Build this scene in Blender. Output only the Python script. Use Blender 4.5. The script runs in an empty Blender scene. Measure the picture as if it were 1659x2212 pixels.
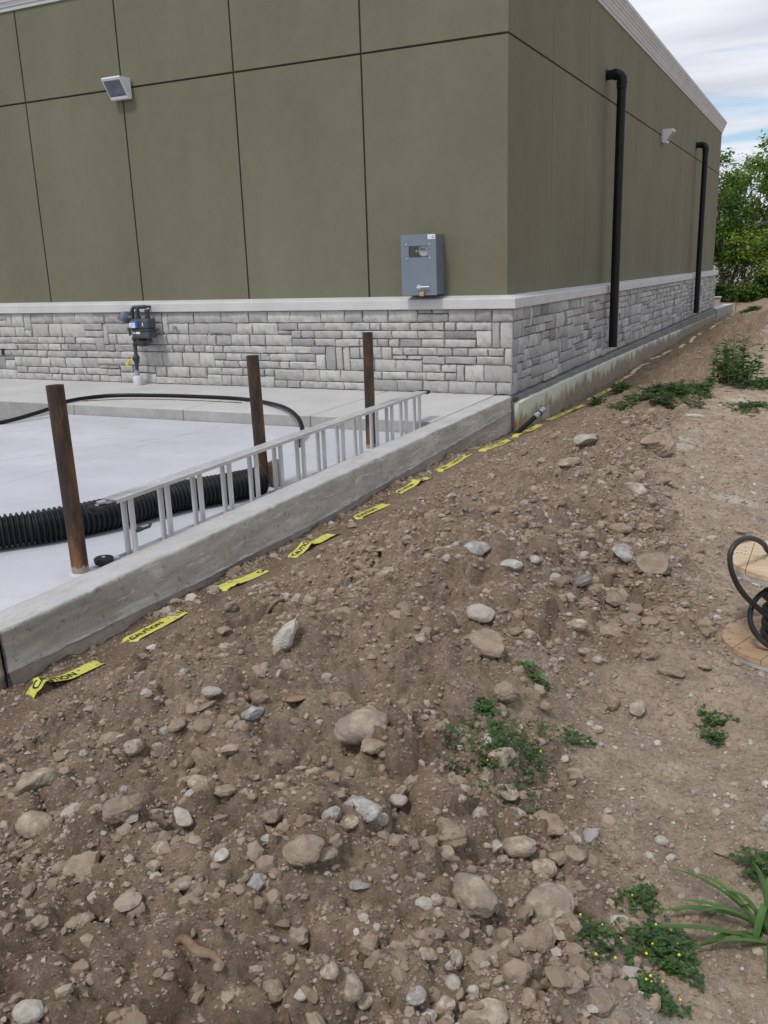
import bpy, bmesh, math, random
import numpy as np
from mathutils import Vector, Matrix, Euler
random.seed(7); RNG = np.random.default_rng(11)
PI = math.pi
SC = bpy.context.scene
COL = SC.collection

# ------------------------------------------------------------------ camera
CAM = np.array([3.1779, -9.7509, 1.4718]); YAW, PITCH, ROLL, FPX = 0.4562, -0.2704, -0.0336, 1930.8235
PW, PH = 1659.0, 2212.0            # pixel frame used for measuring the photograph
def cam_axes():
    cy, sy = math.cos(YAW), math.sin(YAW)
    f = np.array([-sy*math.cos(PITCH), cy*math.cos(PITCH), math.sin(PITCH)])
    r = np.array([cy, sy, 0.0]); u = np.cross(r, f)
    c, s = math.cos(ROLL), math.sin(ROLL)
    return c*r+s*u, -s*r+c*u, f
AX_R, AX_U, AX_F = cam_axes()
cd = bpy.data.cameras.new('camera'); cam = bpy.data.objects.new('camera', cd); COL.objects.link(cam)
cam.matrix_world = Matrix(((AX_R[0], AX_U[0], -AX_F[0], CAM[0]), (AX_R[1], AX_U[1], -AX_F[1], CAM[1]),
                           (AX_R[2], AX_U[2], -AX_F[2], CAM[2]), (0, 0, 0, 1)))
cd.sensor_fit = 'VERTICAL'; cd.sensor_height = 24.0; cd.lens = FPX/PH*24.0
cd.clip_start = 0.05; cd.clip_end = 2000
SC.camera = cam

# ------------------------------------------------------------------ sky, sun, exposure
SUN_DIR = Vector((-0.15, -0.75, 1.15)).normalized()       # towards the sun (veiled by cloud)
wd = bpy.data.worlds.new('World'); SC.world = wd; wd.use_nodes = True
nt = wd.node_tree; nt.nodes.clear()
def N(t, typ, **kw):
    n = t.nodes.new(typ)
    for k, v in kw.items(): setattr(n, k, v)
    return n
def build_world():
    L = nt.links.new
    out = N(nt, 'ShaderNodeOutputWorld'); bg = N(nt, 'ShaderNodeBackground'); bg.inputs[1].default_value = 0.10
    sky = N(nt, 'ShaderNodeTexSky', sky_type='NISHITA', sun_disc=False)
    sky.dust_density = 0.3; sky.ozone_density = 3.0; sky.sun_elevation = math.asin(SUN_DIR.z); sky.sun_rotation = math.atan2(SUN_DIR.x, SUN_DIR.y)
    tc = N(nt, 'ShaderNodeTexCoord'); sx = N(nt, 'ShaderNodeSeparateXYZ'); L(tc.outputs['Generated'], sx.inputs[0])
    az = N(nt, 'ShaderNodeMath', operation='ABSOLUTE'); L(sx.outputs[2], az.inputs[0])
    ad = N(nt, 'ShaderNodeMath', operation='ADD'); L(az.outputs[0], ad.inputs[0]); ad.inputs[1].default_value = 0.12
    dx = N(nt, 'ShaderNodeMath', operation='DIVIDE'); L(sx.outputs[0], dx.inputs[0]); L(ad.outputs[0], dx.inputs[1])
    dy = N(nt, 'ShaderNodeMath', operation='DIVIDE'); L(sx.outputs[1], dy.inputs[0]); L(ad.outputs[0], dy.inputs[1])
    cx = N(nt, 'ShaderNodeCombineXYZ'); L(dx.outputs[0], cx.inputs[0]); L(dy.outputs[0], cx.inputs[1])
    mp = N(nt, 'ShaderNodeMapping'); L(cx.outputs[0], mp.inputs[0])
    mp.inputs['Rotation'].default_value = (0, 0, 0.25); mp.inputs['Scale'].default_value = (0.55, 1.25, 1); mp.inputs['Location'].default_value = (0.0, 0.55, 0)
    n1 = N(nt, 'ShaderNodeTexNoise'); L(mp.outputs[0], n1.inputs[0]); n1.inputs['Scale'].default_value = 0.8; n1.inputs['Detail'].default_value = 7; n1.inputs['Roughness'].default_value = 0.52; n1.inputs['Distortion'].default_value = 0.5
    r1 = N(nt, 'ShaderNodeMapRange', interpolation_type='SMOOTHSTEP'); L(n1.outputs[0], r1.inputs[0]); r1.inputs[1].default_value = 0.38; r1.inputs[2].default_value = 0.49
    n2 = N(nt, 'ShaderNodeTexNoise'); L(mp.outputs[0], n2.inputs[0]); n2.inputs['Scale'].default_value = 1.7; n2.inputs['Detail'].default_value = 6
    cr = N(nt, 'ShaderNodeValToRGB'); L(n2.outputs[0], cr.inputs[0])
    cr.color_ramp.elements[0].position = 0.35; cr.color_ramp.elements[0].color = (5.5, 5.75, 6.5, 1)
    cr.color_ramp.elements[1].position = 0.62; cr.color_ramp.elements[1].color = (7.8, 8.0, 8.55, 1)
    mx = N(nt, 'ShaderNodeMix', data_type='RGBA'); L(r1.outputs[0], mx.inputs[0]); L(sky.outputs[0], mx.inputs[6]); L(cr.outputs[0], mx.inputs[7])
    L(mx.outputs[2], bg.inputs[0]); L(bg.outputs[0], out.inputs[0])
build_world()
sd = bpy.data.lights.new('sun', 'SUN'); sd.energy = 1.5; sd.angle = math.radians(10); sd.color = (1.0, 0.965, 0.91)
so = bpy.data.objects.new('sun', sd); COL.objects.link(so); so.rotation_euler = SUN_DIR.to_track_quat('Z', 'Y').to_euler(); so.location = (0, -20, 30)
SC.view_settings.view_transform = 'Standard'; SC.view_settings.look = 'None'; SC.view_settings.gamma = 1; SC.view_settings.use_curve_mapping = False
SC.view_settings.exposure = 0.22

# ------------------------------------------------------------------ pixel -> place
def ray(px, py):
    d = AX_F + (px-PW/2)/FPX*AX_R - (py-PH/2)/FPX*AX_U
    return d
def onz(px, py, z): d = ray(px, py); return CAM + d*(z-CAM[2])/d[2]

# ------------------------------------------------------------------ numpy noise
_tab = RNG.random(65536)
def vnoise(x, y, seed=0):
    xi = np.floor(x).astype(np.int64); yi = np.floor(y).astype(np.int64)
    fx = x-xi; fy = y-yi; fx = fx*fx*fx*(fx*(fx*6-15)+10); fy = fy*fy*fy*(fy*(fy*6-15)+10)
    def h(a, b): return _tab[((a*73856093) ^ (b*19349663) ^ (seed*83492791)) & 65535]
    return (h(xi, yi)*(1-fx)+h(xi+1, yi)*fx)*(1-fy)+(h(xi, yi+1)*(1-fx)+h(xi+1, yi+1)*fx)*fy-0.5
def rotn(x, y, s, seed): c, n = math.cos(seed*1.7), math.sin(seed*1.7); return vnoise((x*c-y*n)*s+seed*3.1, (x*n+y*c)*s-seed*5.3, seed)
def noise3(v, s, seed):    # cheap 3-D noise for rocks
    return rotn(v[:, 0]+v[:, 2]*0.61, v[:, 1]-v[:, 2]*0.47, s, seed)+rotn(v[:, 2]+v[:, 0]*0.33, v[:, 0]-v[:, 1]*0.71, s, seed+9)

# ------------------------------------------------------------------ mesh helpers
def mesh_np(name, V, F=None, smooth=False, tris=None, tone=None, extra=None):
    me = bpy.data.meshes.new(name)
    F = np.asarray(F); n, k = F.shape
    me.vertices.add(len(V)); me.vertices.foreach_set('co', np.asarray(V, np.float32).ravel())
    me.loops.add(n*k); me.loops.foreach_set('vertex_index', F.astype(np.int32).ravel())
    me.polygons.add(n); me.polygons.foreach_set('loop_start', np.arange(0, n*k, k, dtype=np.int32))
    me.polygons.foreach_set('loop_total', np.full(n, k, np.int32))
    me.polygons.foreach_set('use_smooth', np.full(n, smooth, bool))
    for nm, arr in (('tone', tone),) + tuple((extra or {}).items()):
        if arr is not None:
            a = me.attributes.new(nm, 'FLOAT', 'POINT'); a.data.foreach_set('value', np.asarray(arr, np.float32))
    me.update(calc_edges=True); me.validate()
    return me
class MB:
    def __init__(s): s.v = []; s.f = []; s.sm = []
    def add(s, vs, fs, smooth=False):
        b = len(s.v); s.v += [tuple(v) for v in vs]; s.f += [tuple(i+b for i in f) for f in fs]; s.sm += [smooth]*len(fs); return s
    def box(s, x0, x1, y0, y1, z0, z1, bev=0.0):
        if bev <= 0:
            vs = [(x, y, z) for z in (z0, z1) for y in (y0, y1) for x in (x0, x1)]
            return s.add(vs, [(0, 2, 3, 1), (4, 5, 7, 6), (0, 1, 5, 4), (2, 6, 7, 3), (0, 4, 6, 2), (1, 3, 7, 5)])
        bm = bmesh.new(); bmesh.ops.create_cube(bm, size=1)
        for v in bm.verts: v.co = ((x0+x1)/2+v.co.x*(x1-x0), (y0+y1)/2+v.co.y*(y1-y0), (z0+z1)/2+v.co.z*(z1-z0))
        bmesh.ops.bevel(bm, geom=bm.edges[:], offset=bev, segments=2, affect='EDGES', profile=0.5)
        return s.bm(bm)
    def bm(s, bm, smooth=False):
        bm.verts.index_update()
        s.add([v.co for v in bm.verts], [[v.index for v in f.verts] for f in bm.faces], smooth); bm.free(); return s
    def tube(s, pts, r, n=12, caps=True, smooth=True):
        pts = [Vector(p) for p in pts]; rs = r if isinstance(r, (list, tuple)) else [r]*len(pts)
        rings = []; up = None
        for i, p in enumerate(pts):
            t = (pts[min(i+1, len(pts)-1)]-pts[max(i-1, 0)]).normalized()
            if up is None: up = t.orthogonal().normalized()
            up = (up-t*up.dot(t)).normalized(); w = t.cross(up)
            rings.append([p+(up*math.cos(a)+w*math.sin(a))*rs[i] for a in [2*PI*k/n for k in range(n)]])
        vs = [v for rg in rings for v in rg]; fs = []
        for i in range(len(pts)-1):
            for k in range(n): fs.append((i*n+k, i*n+(k+1) % n, (i+1)*n+(k+1) % n, (i+1)*n+k))
        s.add(vs, fs, smooth)
        if caps:
            s.add(rings[0], [tuple(range(n))[::-1]]); s.add(rings[-1], [tuple(range(n))])
        return s
    def cyl(s, a, b, r, n=20, r2=None): return s.tube([a, b], [r, r if r2 is None else r2], n)
    def lathe(s, prof, c, axis='Z', n=24):   # prof: list of (r, h)
        vs = []; fs = []
        for r, h in prof:
            for k in range(n):
                a = 2*PI*k/n; p = (r*math.cos(a), r*math.sin(a), h)
                if axis == 'X': p = (p[2], p[0], p[1])
                if axis == 'Y': p = (p[0], p[2], p[1])
                vs.append((p[0]+c[0], p[1]+c[1], p[2]+c[2]))
        for i in range(len(prof)-1):
            for k in range(n): fs.append((i*n+k, i*n+(k+1) % n, (i+1)*n+(k+1) % n, (i+1)*n+k))
        s.add(vs, fs, True)
        return s.add(vs[:n], [tuple(range(n))]).add(vs[-n:], [tuple(range(n))])
    def prism(s, poly, a, b, axis='X'):      # poly in the other two axes, extruded along axis from a to b
        n = len(poly)
        def mk(t, p): return {'X': (t, p[0], p[1]), 'Y': (p[0], t, p[1]), 'Z': (p[0], p[1], t)}[axis]
        vs = [mk(a, p) for p in poly]+[mk(b, p) for p in poly]
        fs = [tuple(range(n))[::-1], tuple(range(n, 2*n))]+[(k, (k+1) % n, n+(k+1) % n, n+k) for k in range(n)]
        return s.add(vs, fs)
    def mesh(s, name, off=(0, 0, 0)):
        me = bpy.data.meshes.new(name); o = Vector(off)
        me.from_pydata([tuple(Vector(v)-o) for v in s.v], [], s.f)
        me.polygons.foreach_set('use_smooth', s.sm)
        bm = bmesh.new(); bm.from_mesh(me); bmesh.ops.recalc_face_normals(bm, faces=bm.faces[:]); bm.to_mesh(me); bm.free()
        me.update(); return me
def obj(name, data, m=None, parent=None, loc=None):
    """links one object; MB data is in world coordinates and is moved into the thing's frame"""
    off = (0, 0, 0)
    if isinstance(data, MB):
        if parent is not None: off = root_loc(parent)
        elif loc is not None: off = loc
        data = data.mesh(name, off)
    o = bpy.data.objects.new(name, data); COL.objects.link(o)
    if m is not None and not data.materials: data.materials.append(m)
    if parent is not None: o.parent = parent
    elif loc is not None: o.location = loc
    return o
def root_loc(o):
    p = Vector(o.location)
    while o.parent: o = o.parent; p = p+Vector(o.location)
    return p
def tag(o, label=None, cat=None, group=None, kind=None):
    if label: o['label'] = label
    if cat: o['category'] = cat
    if group: o['group'] = group
    if kind: o['kind'] = kind
    return o
def thing(name, label, cat, loc=(0, 0, 0), group=None):
    o = bpy.data.objects.new(name, None); COL.objects.link(o); o.location = loc; o.empty_display_size = 0.1
    return tag(o, label, cat, group)

# ------------------------------------------------------------------ materials
def newmat(name):
    m = bpy.data.materials.new(name); m.use_nodes = True; t = m.node_tree; t.nodes.clear()
    out = N(t, 'ShaderNodeOutputMaterial'); b = N(t, 'ShaderNodeBsdfPrincipled'); t.links.new(b.outputs[0], out.inputs[0])
    return m, t, b, out
def c4(c): return (c[0], c[1], c[2], 1)
def ramp(t, fac, stops):
    r = N(t, 'ShaderNodeValToRGB'); t.links.new(fac, r.inputs[0]); e = r.color_ramp.elements
    while len(e) < len(stops): e.new(0.5)
    for i, (p, c) in enumerate(stops): e[i].position = p; e[i].color = c4(c) if not isinstance(c, (int, float)) else (c, c, c, 1)
    return r.outputs[0]
def nz(t, scale, detail=5, rough=0.55, vec=None, dist=0.0, stretch=None):
    n = N(t, 'ShaderNodeTexNoise'); n.inputs['Scale'].default_value = scale; n.inputs['Detail'].default_value = detail
    n.inputs['Roughness'].default_value = rough; n.inputs['Distortion'].default_value = dist
    if vec is None: vec = N(t, 'ShaderNodeTexCoord').outputs['Object']
    if stretch:
        mp = N(t, 'ShaderNodeMapping'); mp.inputs['Scale'].default_value = stretch; t.links.new(vec, mp.inputs[0]); vec = mp.outputs[0]
    t.links.new(vec, n.inputs['Vector']); return n.outputs[0]
def mixc(t, fac, a, b, mode='MIX'):
    m = N(t, 'ShaderNodeMix', data_type='RGBA', blend_type=mode)
    for i, v in ((0, fac), (6, a), (7, b)):
        if isinstance(v, (int, float)): m.inputs[i].default_value = v
        elif isinstance(v, tuple): m.inputs[i].default_value = c4(v)
        else: t.links.new(v, m.inputs[i])
    return m.outputs[2]
def math_(t, op, a, b=0.0, clamp=False):
    m = N(t, 'ShaderNodeMath', operation=op, use_clamp=clamp)
    for i, v in ((0, a), (1, b)):
        if isinstance(v, (int, float)): m.inputs[i].default_value = v
        else: t.links.new(v, m.inputs[i])
    return m.outputs[0]
def attr(t, name): a = N(t, 'ShaderNodeAttribute'); a.attribute_name = name; return a.outputs['Fac']
def bump(t, b, h, strength=0.3, dist=0.01, prev=None):
    n = N(t, 'ShaderNodeBump'); n.inputs['Strength'].default_value = strength; n.inputs['Distance'].default_value = dist
    t.links.new(h, n.inputs['Height'])
    if prev is not None: t.links.new(prev, n.inputs['Normal'])
    if b is not None: t.links.new(n.outputs[0], b.inputs['Normal'])
    return n.outputs[0]
def mat(name, ca, cb=None, scale=8.0, rough=0.7, metal=0.0, bs=0.0, bscale=120.0, bdist=0.003, stretch=None, lo=0.35, hi=0.65, spec=0.5):
    m, t, b, o = newmat(name)
    if cb is None: cb = tuple(min(1, c*1.12) for c in ca)
    n = nz(t, scale, 6, 0.6, stretch=stretch); t.links.new(ramp(t, n, [(lo, ca), (hi, cb)]), b.inputs['Base Color'])
    b.inputs['Roughness'].default_value = rough; b.inputs['Metallic'].default_value = metal; b.inputs['Specular IOR Level'].default_value = spec
    if bs > 0: bump(t, b, nz(t, bscale, 4, 0.6, stretch=stretch), bs, bdist)
    return m
MT = {}
def build_materials():
    # --- olive acrylic stucco
    m, t, b, o = newmat('olive_stucco'); MT['stucco'] = m
    n = nz(t, 0.9, 6, 0.6, stretch=(1, 1, 0.55)); n2 = nz(t, 7, 4)
    c = ramp(t, n, [(0.3, (0.153, 0.148, 0.098)), (0.55, (0.178, 0.173, 0.116)), (0.75, (0.202, 0.201, 0.138))])
    n3 = nz(t, 2.2, 5, 0.65, stretch=(1, 1, 0.18))
    c = mixc(t, ramp(t, n3, [(0.52, 0.0), (0.75, 0.14)]), c, (0.153, 0.141, 0.109))
    c = mixc(t, 0.25, c, ramp(t, n2, [(0.3, (0.144, 0.141, 0.093)), (0.7, (0.207, 0.201, 0.139))]))
    t.links.new(c, b.inputs['Base Color']); b.inputs['Roughness'].default_value = 0.9; b.inputs['Specular IOR Level'].default_value = 0.25
    bump(t, b, nz(t, 260, 3, 0.7), 0.35, 0.004)
    MT['reveal'] = mat('reveal_joint', (0.045, 0.043, 0.03), (0.06, 0.057, 0.04), 20, 0.9)
    # --- pale trim
    MT['trim'] = mat('pale_trim', (0.540, 0.529, 0.518), (0.616, 0.605, 0.594), 2.5, 0.75, bs=0.15, bscale=220)
    MT['cornice'] = mat('pale_cornice', (0.47, 0.475, 0.485), (0.54, 0.545, 0.555), 2.5, 0.75, bs=0.1, bscale=160)
    # --- cultured stone, tone attribute per stone
    m, t, b, o = newmat('grey_ledge_stone'); MT['stone'] = m
    tn = attr(t, 'tone'); n = nz(t, 9, 7, 0.62); n2 = nz(t, 45, 5, 0.65); n3 = nz(t, 3.2, 4)
    c = ramp(t, tn, [(0.0, (0.230, 0.219, 0.219)), (0.35, (0.373, 0.364, 0.351)), (0.7, (0.480, 0.472, 0.444)), (1.0, (0.566, 0.562, 0.524))])
    c = mixc(t, ramp(t, n, [(0.48, 0.0), (0.68, 0.55)]), c, (0.249, 0.236, 0.241))
    c = mixc(t, ramp(t, n2, [(0.45, 0.0), (0.8, 0.35)]), c, (0.623, 0.619, 0.579))
    c = mixc(t, ramp(t, n3, [(0.5, 0.0), (0.75, 0.25)]), c, (0.448, 0.396, 0.345))
    t.links.new(c, b.inputs['Base Color']); b.inputs['Roughness'].default_value = 0.92; b.inputs['Specular IOR Level'].default_value = 0.2
    p = bump(t, None, n2, 0.5, 0.008); bump(t, b, nz(t, 16, 5, 0.6), 0.5, 0.02, p)
    MT['mortar'] = mat('dark_mortar', (0.17, 0.165, 0.17), (0.23, 0.22, 0.22), 14, 0.95, bs=0.3, bscale=90)
    # --- concretes
    m, t, b, o = newmat('pale_slab_concrete'); MT['slab'] = m
    n = nz(t, 0.8, 7, 0.62); n2 = nz(t, 6, 6, 0.65); n3 = nz(t, 170, 3)
    c = ramp(t, n, [(0.36, (0.493, 0.499, 0.533)), (0.55, (0.548, 0.552, 0.592)), (0.66, (0.592, 0.597, 0.636))])
    c = mixc(t, ramp(t, n2, [(0.5, 0.0), (0.66, 0.35)]), c, (0.464, 0.459, 0.474))
    c = mixc(t, ramp(t, nz(t, 1.7, 8, 0.72), [(0.52, 0.0), (0.68, 0.30)]), c, (0.462, 0.425, 0.389))
    c = mixc(t, ramp(t, nz(t, 60, 4, 0.7), [(0.66, 0.0), (0.74, 0.45)]), c, (0.347, 0.304, 0.263))
    # tan wheel streak dried on the slab, along the direction it was left
    tc = N(t, 'ShaderNodeTexCoord').outputs['Object']; sx = N(t, 'ShaderNodeSeparateXYZ'); t.links.new(tc, sx.inputs[0])
    q = math_(t, 'SUBTRACT', sx.outputs[0], math_(t, 'MULTIPLY', math_(t, 'ADD', sx.outputs[1], 4.27), 0.487)); q = math_(t, 'ABSOLUTE', math_(t, 'ADD', q, 3.276))
    w = math_(t, 'ADD', math_(t, 'MULTIPLY', nz(t, 5, 6, 0.7), 0.20), q)
    c = mixc(t, ramp(t, w, [(0.085, 0.55), (0.135, 0.0)]), c, (0.414, 0.367, 0.310))
    t.links.new(c, b.inputs['Base Color']); b.inputs['Roughness'].default_value = 0.85; b.inputs['Specular IOR Level'].default_value = 0.3
    bump(t, b, n3, 0.15, 0.003)
    m, t, b, o = newmat('sidewalk_concrete'); MT['walk'] = m
    n = nz(t, 1.3, 7, 0.62); n2 = nz(t, 12, 5, 0.65)
    c = ramp(t, n, [(0.3, (0.494, 0.482, 0.470)), (0.7, (0.610, 0.598, 0.580))]); c = mixc(t, ramp(t, n2, [(0.5, 0.0), (0.8, 0.3)]), c, (0.451, 0.421, 0.390))
    # upright faces take a darker grey than the tops
    g = N(t, 'ShaderNodeNewGeometry'); sn = N(t, 'ShaderNodeSeparateXYZ'); t.links.new(g.outputs['True Normal'], sn.inputs[0])
    side = ramp(t, nz(t, 5, 6, 0.65), [(0.35, (0.329, 0.320, 0.305)), (0.7, (0.439, 0.427, 0.409))])
    c = mixc(t, math_(t, 'LESS_THAN', sn.outputs[2], 0.5), c, side)
    t.links.new(c, b.inputs['Base Color']); b.inputs['Roughness'].default_value = 0.9; b.inputs['Specular IOR Level'].default_value = 0.25
    bump(t, b, nz(t, 140, 4, 0.7), 0.3, 0.004)
    m, t, b, o = newmat('formed_concrete_wall'); MT['wall'] = m
    g = N(t, 'ShaderNodeNewGeometry'); sn = N(t, 'ShaderNodeSeparateXYZ'); t.links.new(g.outputs['True Normal'], sn.inputs[0])
    n = nz(t, 3.0, 8, 0.72, stretch=(1, 0.4, 2.2)); n2 = nz(t, 7, 7, 0.72, stretch=(1, 0.3, 2.6), dist=0.15)
    face = ramp(t, n, [(0.36, (0.361, 0.341, 0.302)), (0.5, (0.490, 0.463, 0.413)), (0.62, (0.621, 0.584, 0.523))])
    face = mixc(t, ramp(t, n2, [(0.575, 0.0), (0.62, 0.6)]), face, (0.775, 0.767, 0.742))       # splashes of cement paste
    face = mixc(t, ramp(t, nz(t, 26, 5, 0.7), [(0.59, 0.0), (0.66, 0.7)]), face, (0.190, 0.173, 0.148))   # dark bug-hole specks
    face = mixc(t, ramp(t, nz(t, 4.5, 5, 0.6), [(0.58, 0.0), (0.75, 0.45)]), face, (0.330, 0.272, 0.214))
    top = ramp(t, nz(t, 3, 6, 0.6), [(0.3, (0.45, 0.445, 0.44)), (0.7, (0.54, 0.535, 0.53))])
    top = mixc(t, ramp(t, nz(t, 5, 7, 0.72, stretch=(2.0, 0.6, 1)), [(0.53, 0.0), (0.66, 0.75)]), top, (0.42, 0.345, 0.265))   # sandy dirt left on top
    top = mixc(t, ramp(t, nz(t, 55, 4, 0.7), [(0.62, 0.0), (0.7, 0.5)]), top, (0.26, 0.22, 0.18))
    c = mixc(t, ramp(t, sn.outputs[2], [(0.45, 0.0), (0.75, 1.0)]), face, top)
    t.links.new(c, b.inputs['Base Color']); b.inputs['Roughness'].default_value = 0.92; b.inputs['Specular IOR Level'].default_value = 0.2
    p = bump(t, None, nz(t, 90, 5, 0.7), 0.4, 0.006); bump(t, b, nz(t, 18, 5, 0.65), 0.4, 0.015, p)
    MT['paste'] = mat('cement_paste', (0.58, 0.57, 0.55), (0.70, 0.69, 0.67), 30, 0.9, bs=0.3, bscale=150)
    MT['strip'] = mat('foundation_concrete', (0.17, 0.165, 0.17), (0.26, 0.252, 0.25), 5, 0.92, bs=0.3, bscale=110)
    MT['gravelpad'] = mat('dark_pad', (0.20, 0.195, 0.185), (0.29, 0.28, 0.265), 6, 0.95, bs=0.6, bscale=120, bdist=0.01)
    # --- foam board with mud stains
    m, t, b, o = newmat('pale_green_foam'); MT['foam'] = m
    tc = N(t, 'ShaderNodeTexCoord').outputs['Object']; sx = N(t, 'ShaderNodeSeparateXYZ'); t.links.new(tc, sx.inputs[0])
    n = nz(t, 2.5, 6, 0.6); c = ramp(t, n, [(0.3, (0.60, 0.62, 0.49)), (0.7, (0.72, 0.74, 0.62))])
    h = math_(t, 'ADD', sx.outputs[2], 0.50)
    mud = math_(t, 'SUBTRACT', math_(t, 'MULTIPLY', nz(t, 2.6, 7, 0.7, stretch=(1, 1, 0.5)), 0.84), h)
    c = mixc(t, ramp(t, mud, [(0.10, 0.0), (0.20, 0.92)]), c, ramp(t, nz(t, 9, 6, 0.65), [(0.3, (0.207, 0.159, 0.110)), (0.7, (0.378, 0.317, 0.226))]))
    c = mixc(t, ramp(t, nz(t, 10, 6, 0.7, stretch=(1, 1, 0.35)), [(0.58, 0.0), (0.7, 0.5)]), c, (0.415, 0.366, 0.244))
    t.links.new(c, b.inputs['Base Color']); b.inputs['Roughness'].default_value = 0.85
    bump(t, b, nz(t, 60, 5, 0.7), 0.3, 0.005)
    MT['orange'] = mat('orange_marking_paint', (0.62, 0.12, 0.03), (0.7, 0.2, 0.08), 40, 0.8)
    # --- soil
    m, t, b, o = newmat('stony_soil'); MT['soil'] = m
    pa = attr(t, 'path'); mo = attr(t, 'moist'); tn = attr(t, 'tone')
    nA = nz(t, 1.1, 6, 0.6); nB = nz(t, 8, 6, 0.65); nC = nz(t, 55, 6, 0.7); nD = nz(t, 240, 4, 0.7)
    c = ramp(t, nB, [(0.25, (0.259, 0.187, 0.130)), (0.5, (0.353, 0.262, 0.184)), (0.75, (0.455, 0.350, 0.253))])
    c = mixc(t, ramp(t, nA, [(0.35, 0.0), (0.7, 0.5)]), c, (0.421, 0.331, 0.242))
    cp = ramp(t, nB, [(0.25, (0.416, 0.327, 0.239)), (0.5, (0.532, 0.419, 0.308)), (0.78, (0.679, 0.546, 0.404))])
    c = mixc(t, pa, c, cp)
    c = mixc(t, math_(t, 'MULTIPLY', mo, ramp(t, nA, [(0.3, 0.5), (0.6, 1.0)])), c, ramp(t, nB, [(0.3, (0.166, 0.110, 0.071)), (0.7, (0.287, 0.204, 0.138))]))
    c = mixc(t, ramp(t, nC, [(0.35, 0.55), (0.5, 0.0)]), c, (0.182, 0.127, 0.085))
    c = mixc(t, ramp(t, nC, [(0.55, 0.0), (0.75, 0.5)]), c, (0.627, 0.502, 0.378))
    v = N(t, 'ShaderNodeTexVoronoi'); v.inputs['Scale'].default_value = 95; t.links.new(N(t, 'ShaderNodeTexCoord').outputs['Object'], v.inputs['Vector'])
    sp = N(t, 'ShaderNodeSeparateColor'); t.links.new(v.outputs['Color'], sp.inputs[0])
    spk = math_(t, 'MULTIPLY', math_(t, 'LESS_THAN', v.outputs['Distance'], 0.33), math_(t, 'GREATER_THAN', sp.outputs[0], 0.72))
    c = mixc(t, math_(t, 'MULTIPLY', spk, 0.4), c, ramp(t, sp.outputs[1], [(0.2, (0.401, 0.319, 0.231)), (0.6, (0.697, 0.597, 0.478)), (1.0, (0.768, 0.745, 0.711))]))
    va = attr(t, 'var'); c = mixc(t, 0.8, c, mixc(t, 1.0, c, ramp(t, va, [(0.0, (0.66, 0.64, 0.62)), (0.5, (1.0, 1.0, 1.0)), (1.0, (1.32, 1.34, 1.36))]), 'MULTIPLY'))
    c = mixc(t, tn, c, ramp(t, nC, [(0.3, (0.732, 0.664, 0.568)), (0.7, (0.800, 0.800, 0.767))]))
    t.links.new(c, b.inputs['Base Color']); b.inputs['Roughness'].default_value = 0.97; b.inputs['Specular IOR Level'].default_value = 0.1
    p = bump(t, None, nC, 1.0, 0.02); p = bump(t, None, nD, 0.9, 0.007, p); bump(t, b, v.outputs['Distance'], -0.5, 0.004, p)
    # --- loose pebbles
    m, t, b, o = newmat('loose_pebbles'); MT['pebble'] = m
    tn = attr(t, 'tone')
    c = ramp(t, tn, [(0.0, (0.205, 0.150, 0.107)), (0.45, (0.300, 0.231, 0.172)), (0.72, (0.390, 0.315, 0.246)), (0.86, (0.460, 0.407, 0.344)), (0.94, (0.360, 0.349, 0.339)), (1.0, (0.580, 0.538, 0.484))])
    c = mixc(t, ramp(t, nz(t, 130, 4, 0.7), [(0.4, 0.0), (0.75, 0.5)]), c, (0.277, 0.210, 0.153))
    t.links.new(c, b.inputs['Base Color']); b.inputs['Roughness'].default_value = 0.95; b.inputs['Specular IOR Level'].default_value = 0.15
    bump(t, b, nz(t, 420, 3, 0.7), 0.4, 0.003)
    # --- rocks
    def rock(key, a, bb, cc, dirt, speck=0.3, rough=0.92):
        m, t, b, o = newmat(key); MT[key] = m
        oi = N(t, 'ShaderNodeObjectInfo'); vec = N(t, 'ShaderNodeVectorMath', operation='ADD'); tc = N(t, 'ShaderNodeTexCoord')
        t.links.new(tc.outputs['Object'], vec.inputs[0]); rr = N(t, 'ShaderNodeCombineXYZ')
        t.links.new(math_(t, 'MULTIPLY', oi.outputs['Random'], 37.0), rr.inputs[0]); t.links.new(rr.outputs[0], vec.inputs[1]); V = vec.outputs[0]
        n = nz(t, 2.2, 7, 0.62, V); n2 = nz(t, 11, 5, 0.7, V); n3 = nz(t, 1.4, 6, 0.6, V)
        c = ramp(t, n, [(0.3, a), (0.5, bb), (0.72, cc)])
        c = mixc(t, ramp(t, n2, [(0.48, 0.0), (0.72, speck)]), c, tuple(x*0.45 for x in a))
        br = math_(t, 'ADD', math_(t, 'MULTIPLY', oi.outputs['Random'], 0.35), 0.83)
        c = mixc(t, 1.0, c, br, 'MULTIPLY'); c = mixc(t, ramp(t, nz(t, 24, 4, 0.75, V), [(0.56, 0.0), (0.7, 0.4)]), c, tuple(min(0.8, x*1.35) for x in cc))
        c = mixc(t, ramp(t, n3, [(0.42, dirt), (0.62, 0.0)]), c, ramp(t, n2, [(0.3, (0.20, 0.15, 0.112)), (0.7, (0.33, 0.26, 0.20))]))
        t.links.new(c, b.inputs['Base Color']); b.inputs['Roughness'].default_value = rough; b.inputs['Specular IOR Level'].default_value = 0.2
        p = bump(t, None, n2, 0.35, 0.10); bump(t, b, nz(t, 30, 5, 0.75, V), 0.35, 0.04, p)
    rock('rock_tan', (0.435, 0.346, 0.257), (0.575, 0.477, 0.364), (0.724, 0.627, 0.502), 0.75)
    rock('rock_brown', (0.307, 0.229, 0.164), (0.418, 0.322, 0.238), (0.529, 0.427, 0.325), 0.6, 0.45)
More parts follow.
